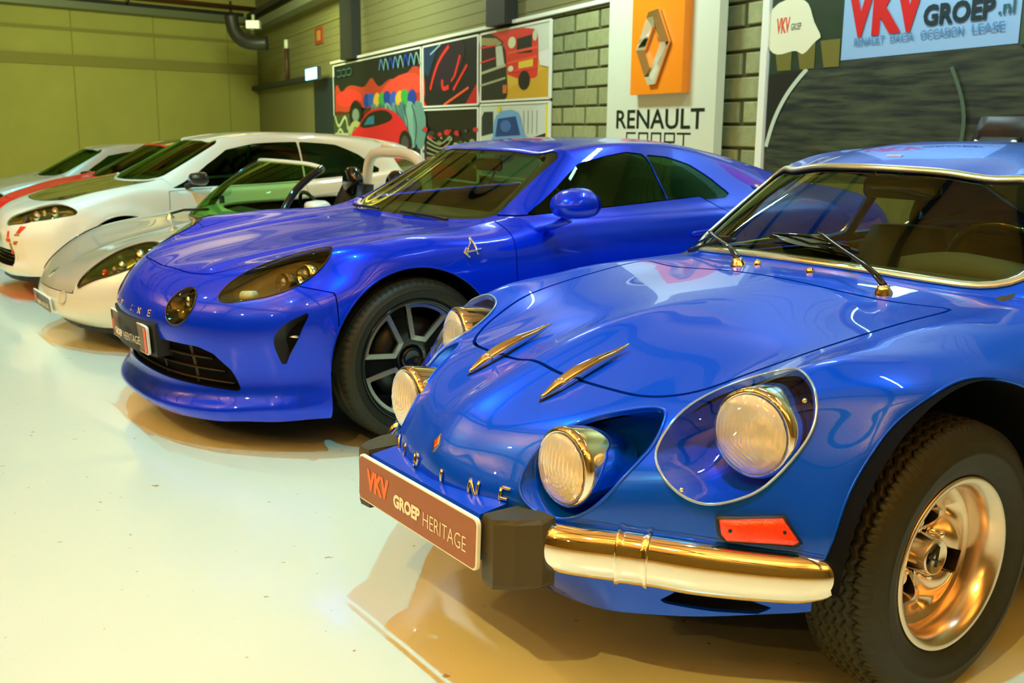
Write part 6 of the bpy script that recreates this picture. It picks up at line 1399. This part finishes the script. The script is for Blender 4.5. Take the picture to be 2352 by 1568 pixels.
    for n_, p_ in GP:
        m_ = M['glass_green'] if n_ == 'windshield' else M['glass_dark']
        if n_[0] in 'sq':
            for sg in (1, -1): p_.clip(lambda X, uv: X[:, 1] * sg).offset(-.003).build(n_, m_, root)
        else: p_.offset(-.003).build(n_, m_, root)
    I4 = Piece.of(S).clip(lambda X, uv: .76 * s - X[:, 2]).clip(arch(0, ar + .01, az, .42 * s)).clip(arch(axr, ar + .01, az, .42 * s)).clip(lambda X, uv: -both(HL)(X, uv) - .003); I4.offset(-.03).build('inner_shell', M['cavity'], root)
    liners(root, (0, axr), ar, az, .712 * s, .42 * s, 24); arch_lips(S, root, (0, axr), ar, az, paint, .006)
    MB().box((-1.0 * s, 0, .2 * s), (2.9 * s, 1.2 * s, .03)).build('floor_pan', M['cavity'], root)
    MB().loft([[(x * s, y * s, z * s) for x, y in zip((.69, .685, .66, .62, .55, .45, .34), (0, .26, .40, .50, .60, .67, .70))] for z in (.135, .175)], False).build('front_skirt', M['black'], root)
    for sg in (1, -1):
        m3 = np.array([1, sg, 1]) * s; ol = HL if sg > 0 else HL.mirror(); nr = [S.near(p) for p in ol.P3]; ring = np.array([a for a, b in nr]); U = np.array([b for a, b in nr]); cen = ring.mean(0)
        HLP.clip(lambda X, uv: X[:, 1] * sg).offset(.001).build('headlamp_cover', M['clear'], root)
        hb = MB().loft([list(map(tuple, r_)) for r_ in (ring - .003 * U, cen + (ring - cen) * .95 + [-.05, 0, 0], cen + (ring - cen) * .8 + [-.09, 0, 0])], True, False, True).build('headlamp_housing', M['lamp_olive'], root, True)
        for c, r_, m_ in (((.60, .40, .545), .040, M['black']), ((.545, .49, .575), .045, M['chrome']), ((.44, .57, .605), .045, M['chrome']), ((.50, .52, .60), .025, M['chrome'])): MB().sphere(np.array(c) * m3 + [-.015, 0, 0], r_ * s, 12, (.6, 1, 1)).build('lamp_cell', m_, hb, True)
        c = np.array([-.52, .775, .835]) * m3; MB().loft([[c + s * np.array([t, ry * cos(a), rz * sin(a)]) for a in np.linspace(0, 2 * pi, 19)[:-1]] for t, ry, rz in ((.07, .03, .02), (.055, .075, .038), (.0, .088, .048), (-.04, .085, .046), (-.05, .07, .04))], True, True, True).build('door_mirror', M['gloss_black'], root, True)
        MB().tube([np.array([-.46, .665, .775]) * m3, np.array([-.50, .74, .80]) * m3], .022 * s, 8).build('mirror_arm', M['black'], root, True)
    gb = np.array([S.cast((1.5, y * s, z * s), (-1, 0, 0))[0] for y, z in smooth2(lg, 3)]); cen = gb.mean(0)
    gd = MB().loft([list(map(tuple, r_)) for r_ in (gb, gb - [.05, 0, 0])], True, False, True).build('lower_grille', M['black'], root)
    for z in (.265, .29, .315): MB().tube([S.cast((1.5, y, z * s), (-1, 0, 0))[0] - [.02, 0, 0] for y in np.linspace(-.36 * s, .36 * s, 11)], .004, 4).build('grille_slat', M['gloss_black'], gd)
    P = [S.cast((1.5, y * s, z * s), (-1, 0, 0), .003)[0] for y, z in ((-.20, .555), (-.20, .60), (.20, .60), (.20, .555))]
    if plate_on:
        o, tf, a_, b_, c_ = plate(root, .755 * s, .435 * s, .42 * s, .10 * s, M['plate_dark2'], M['white_ink'], None, tilt=.05, curve=.2)
        ptext('HERITAGE', .10 * s, -.006, .026 * s, .15 * s, M['white_ink'], 0, o, tf, a_, b_); ptext('GROEP', -.06 * s, -.006, .026 * s, .11 * s, M['white_ink'], .03, o, tf, a_, b_)
    # roof spoiler, seats, dashboard, headliner
    MB().loft([[(x * s, y * s, z * s) for x, z in ((-2.16, 1.135 - .08 * (y / .47) ** 2), (-2.40, 1.10 - .05 * (y / .47) ** 2), (-2.41, 1.075 - .05 * (y / .47) ** 2), (-2.2, 1.07 - .05 * (y / .47) ** 2))] for y in np.linspace(-.47, .47, 11)], True, True, True).build('roof_spoiler', paint, root, True)
    for y in (.32, -.32): seat(root, -.98 * s, y * s, .34 * s, M['black'], .92 * s)
    MB().loft([[(x * s, y * s, z * s) for x, z in ((-.28, .6), (-.26, .78), (-.45, .815), (-.62, .78), (-.64, .6))] for y in np.linspace(-.58, .58, 7)], True, True, True).build('dashboard', M['interior'], root, True)
    Piece.of(S).clip(lambda X, uv: np.minimum(3.9 - np.abs(uv[:, 1]), np.minimum(uv[:, 0] - 12.1, 15.9 - uv[:, 0]))).offset(-.015).build('headliner', M['interior'], root)
    wt = modern_wheel(.262 * s, .195 * s, .165 * s, 5, False)
    for loc, sg in (((0, .625 * s, .262 * s), 1), ((0, -.625 * s, .262 * s), -1), ((axr, .625 * s, .262 * s), 1), ((axr, -.625 * s, .262 * s), -1)): place(wt, root, loc, sg)
    drop(wt)
    return S
M['carbon'] = mat('black_bonnet', (.035, .036, .012), .16, 0, 1.0)
HR1 = car_root('hot_hatch', 'white three-door hatchback with dark bonnet and red cross stickers, fourth in the row', MODERN_O + VDIR * 4.0)
H1 = hatch(HR1, M['white'], M['carbon'], stripes=True)
# red and gold stickers on the bumper corner of the white hatch
def sticker(S, root, poly, c, nm='sticker', off=.002):
    P = [S.cast((1.5, y, z), (-1, 0, 0), off)[0] for y, z in poly]; MB().add(P, [tuple(range(len(P)))]).build(nm, c, root)
RD, GD = fm((225, 60, 25)), fm((150, 130, 30))
for poly, c in (([(.315, .43), (.345, .43), (.345, .475), (.315, .475)], RD), ([(.30, .40), (.36, .40), (.36, .425), (.30, .425)], RD), ([(.335, .345), (.365, .345), (.365, .395), (.335, .395)], GD), ([(.34, .315), (.37, .315), (.37, .345), (.34, .345)], RD), ([(.40, .40), (.445, .40), (.46, .46), (.41, .46)], GD), ([(.39, .385), (.43, .385), (.435, .40), (.39, .40)], RD), ([(.42, .465), (.46, .465), (.50, .515), (.44, .515)], RD)): sticker(H1, HR1, poly, c)
HR2 = car_root('red_hatchback', 'bright red hatchback mostly hidden behind the white one, fifth in the row', MODERN_O + VDIR * 5.55 + UDIR * .18)
hatch(HR2, M['red'], M['red'], .94, res=.035, roofm=M['gloss_black'])
HR3 = car_root('silver_hatchback', 'pale silver hatchback at the far end of the row by the left wall', MODERN_O + VDIR * 7.05)
hatch(HR3, M['silver2'], M['silver2'], .88, res=.035)
# ================================================================== things behind the vintage coupe
rd = thing('racing_seat_display', 'black racing seat on a stand behind the vintage coupe by the track picture', 'seat', tuple(WP(4.15, 0, .62)), atan2(-WN[1], -WN[0]))
def rl_(mb, nm, m, par=rd, sm=True): return mb.build(nm, m, par, sm)
rl_(MB().box((0, 0, .20), (.5, .5, .40)), 'stand', M['black'], sm=False)
sh = []
for t in np.linspace(0, 1, 12):
    hw = .26 + .02 * sin(pi * t) - .05 * max(0, t - .75) * 4; z = .42 + .88 * t; x = -.06 - .12 * t
    sh.append([(x + .10 * (abs(a) ** 2) * (1 - .3 * t), hw * a, z) for a in np.linspace(-1, 1, 11)] + [(x - .06, hw * a, z) for a in np.linspace(1, -1, 11)])
rl_(MB().loft(sh, True, True, True), 'seat_shell', M['black'])
rl_(MB().loft([[(x, .13 * s_ * a, z) for a in np.linspace(-1, 1, 7)] + [(x - .05, .13 * s_ * a, z) for a in np.linspace(1, -1, 7)] for x, z, s_ in ((.02, 1.02, .9), (.03, 1.06, 1.05), (.02, 1.14, 1.05), (-.02, 1.19, .85))], True, True, True), 'headrest', M['black'])
for a in (-1, 1): rl_(MB().tube([(.03, .15 * a, 1.02), (.03, .145 * a, 1.10), (.0, .12 * a, 1.17)], .014, 8), 'shoulder_edge', M['white_frame'])
rl_(MB().loft([[(.18, y, .75), (.20, y, .75), (.20, y, .86), (.18, y, .86)] for y in (-.2, .2)], True, True, True), 'crossbar', M['white_frame'], sm=False)
for k in range(4): rl_(MB().add([(.202, -.19 + .1 * k, .755), (.202, -.14 + .1 * k, .755), (.202, -.11 + .1 * k, .855), (.202, -.16 + .1 * k, .855)], [(0, 1, 2, 3)]), 'red_stripe', M['amber'], sm=False)
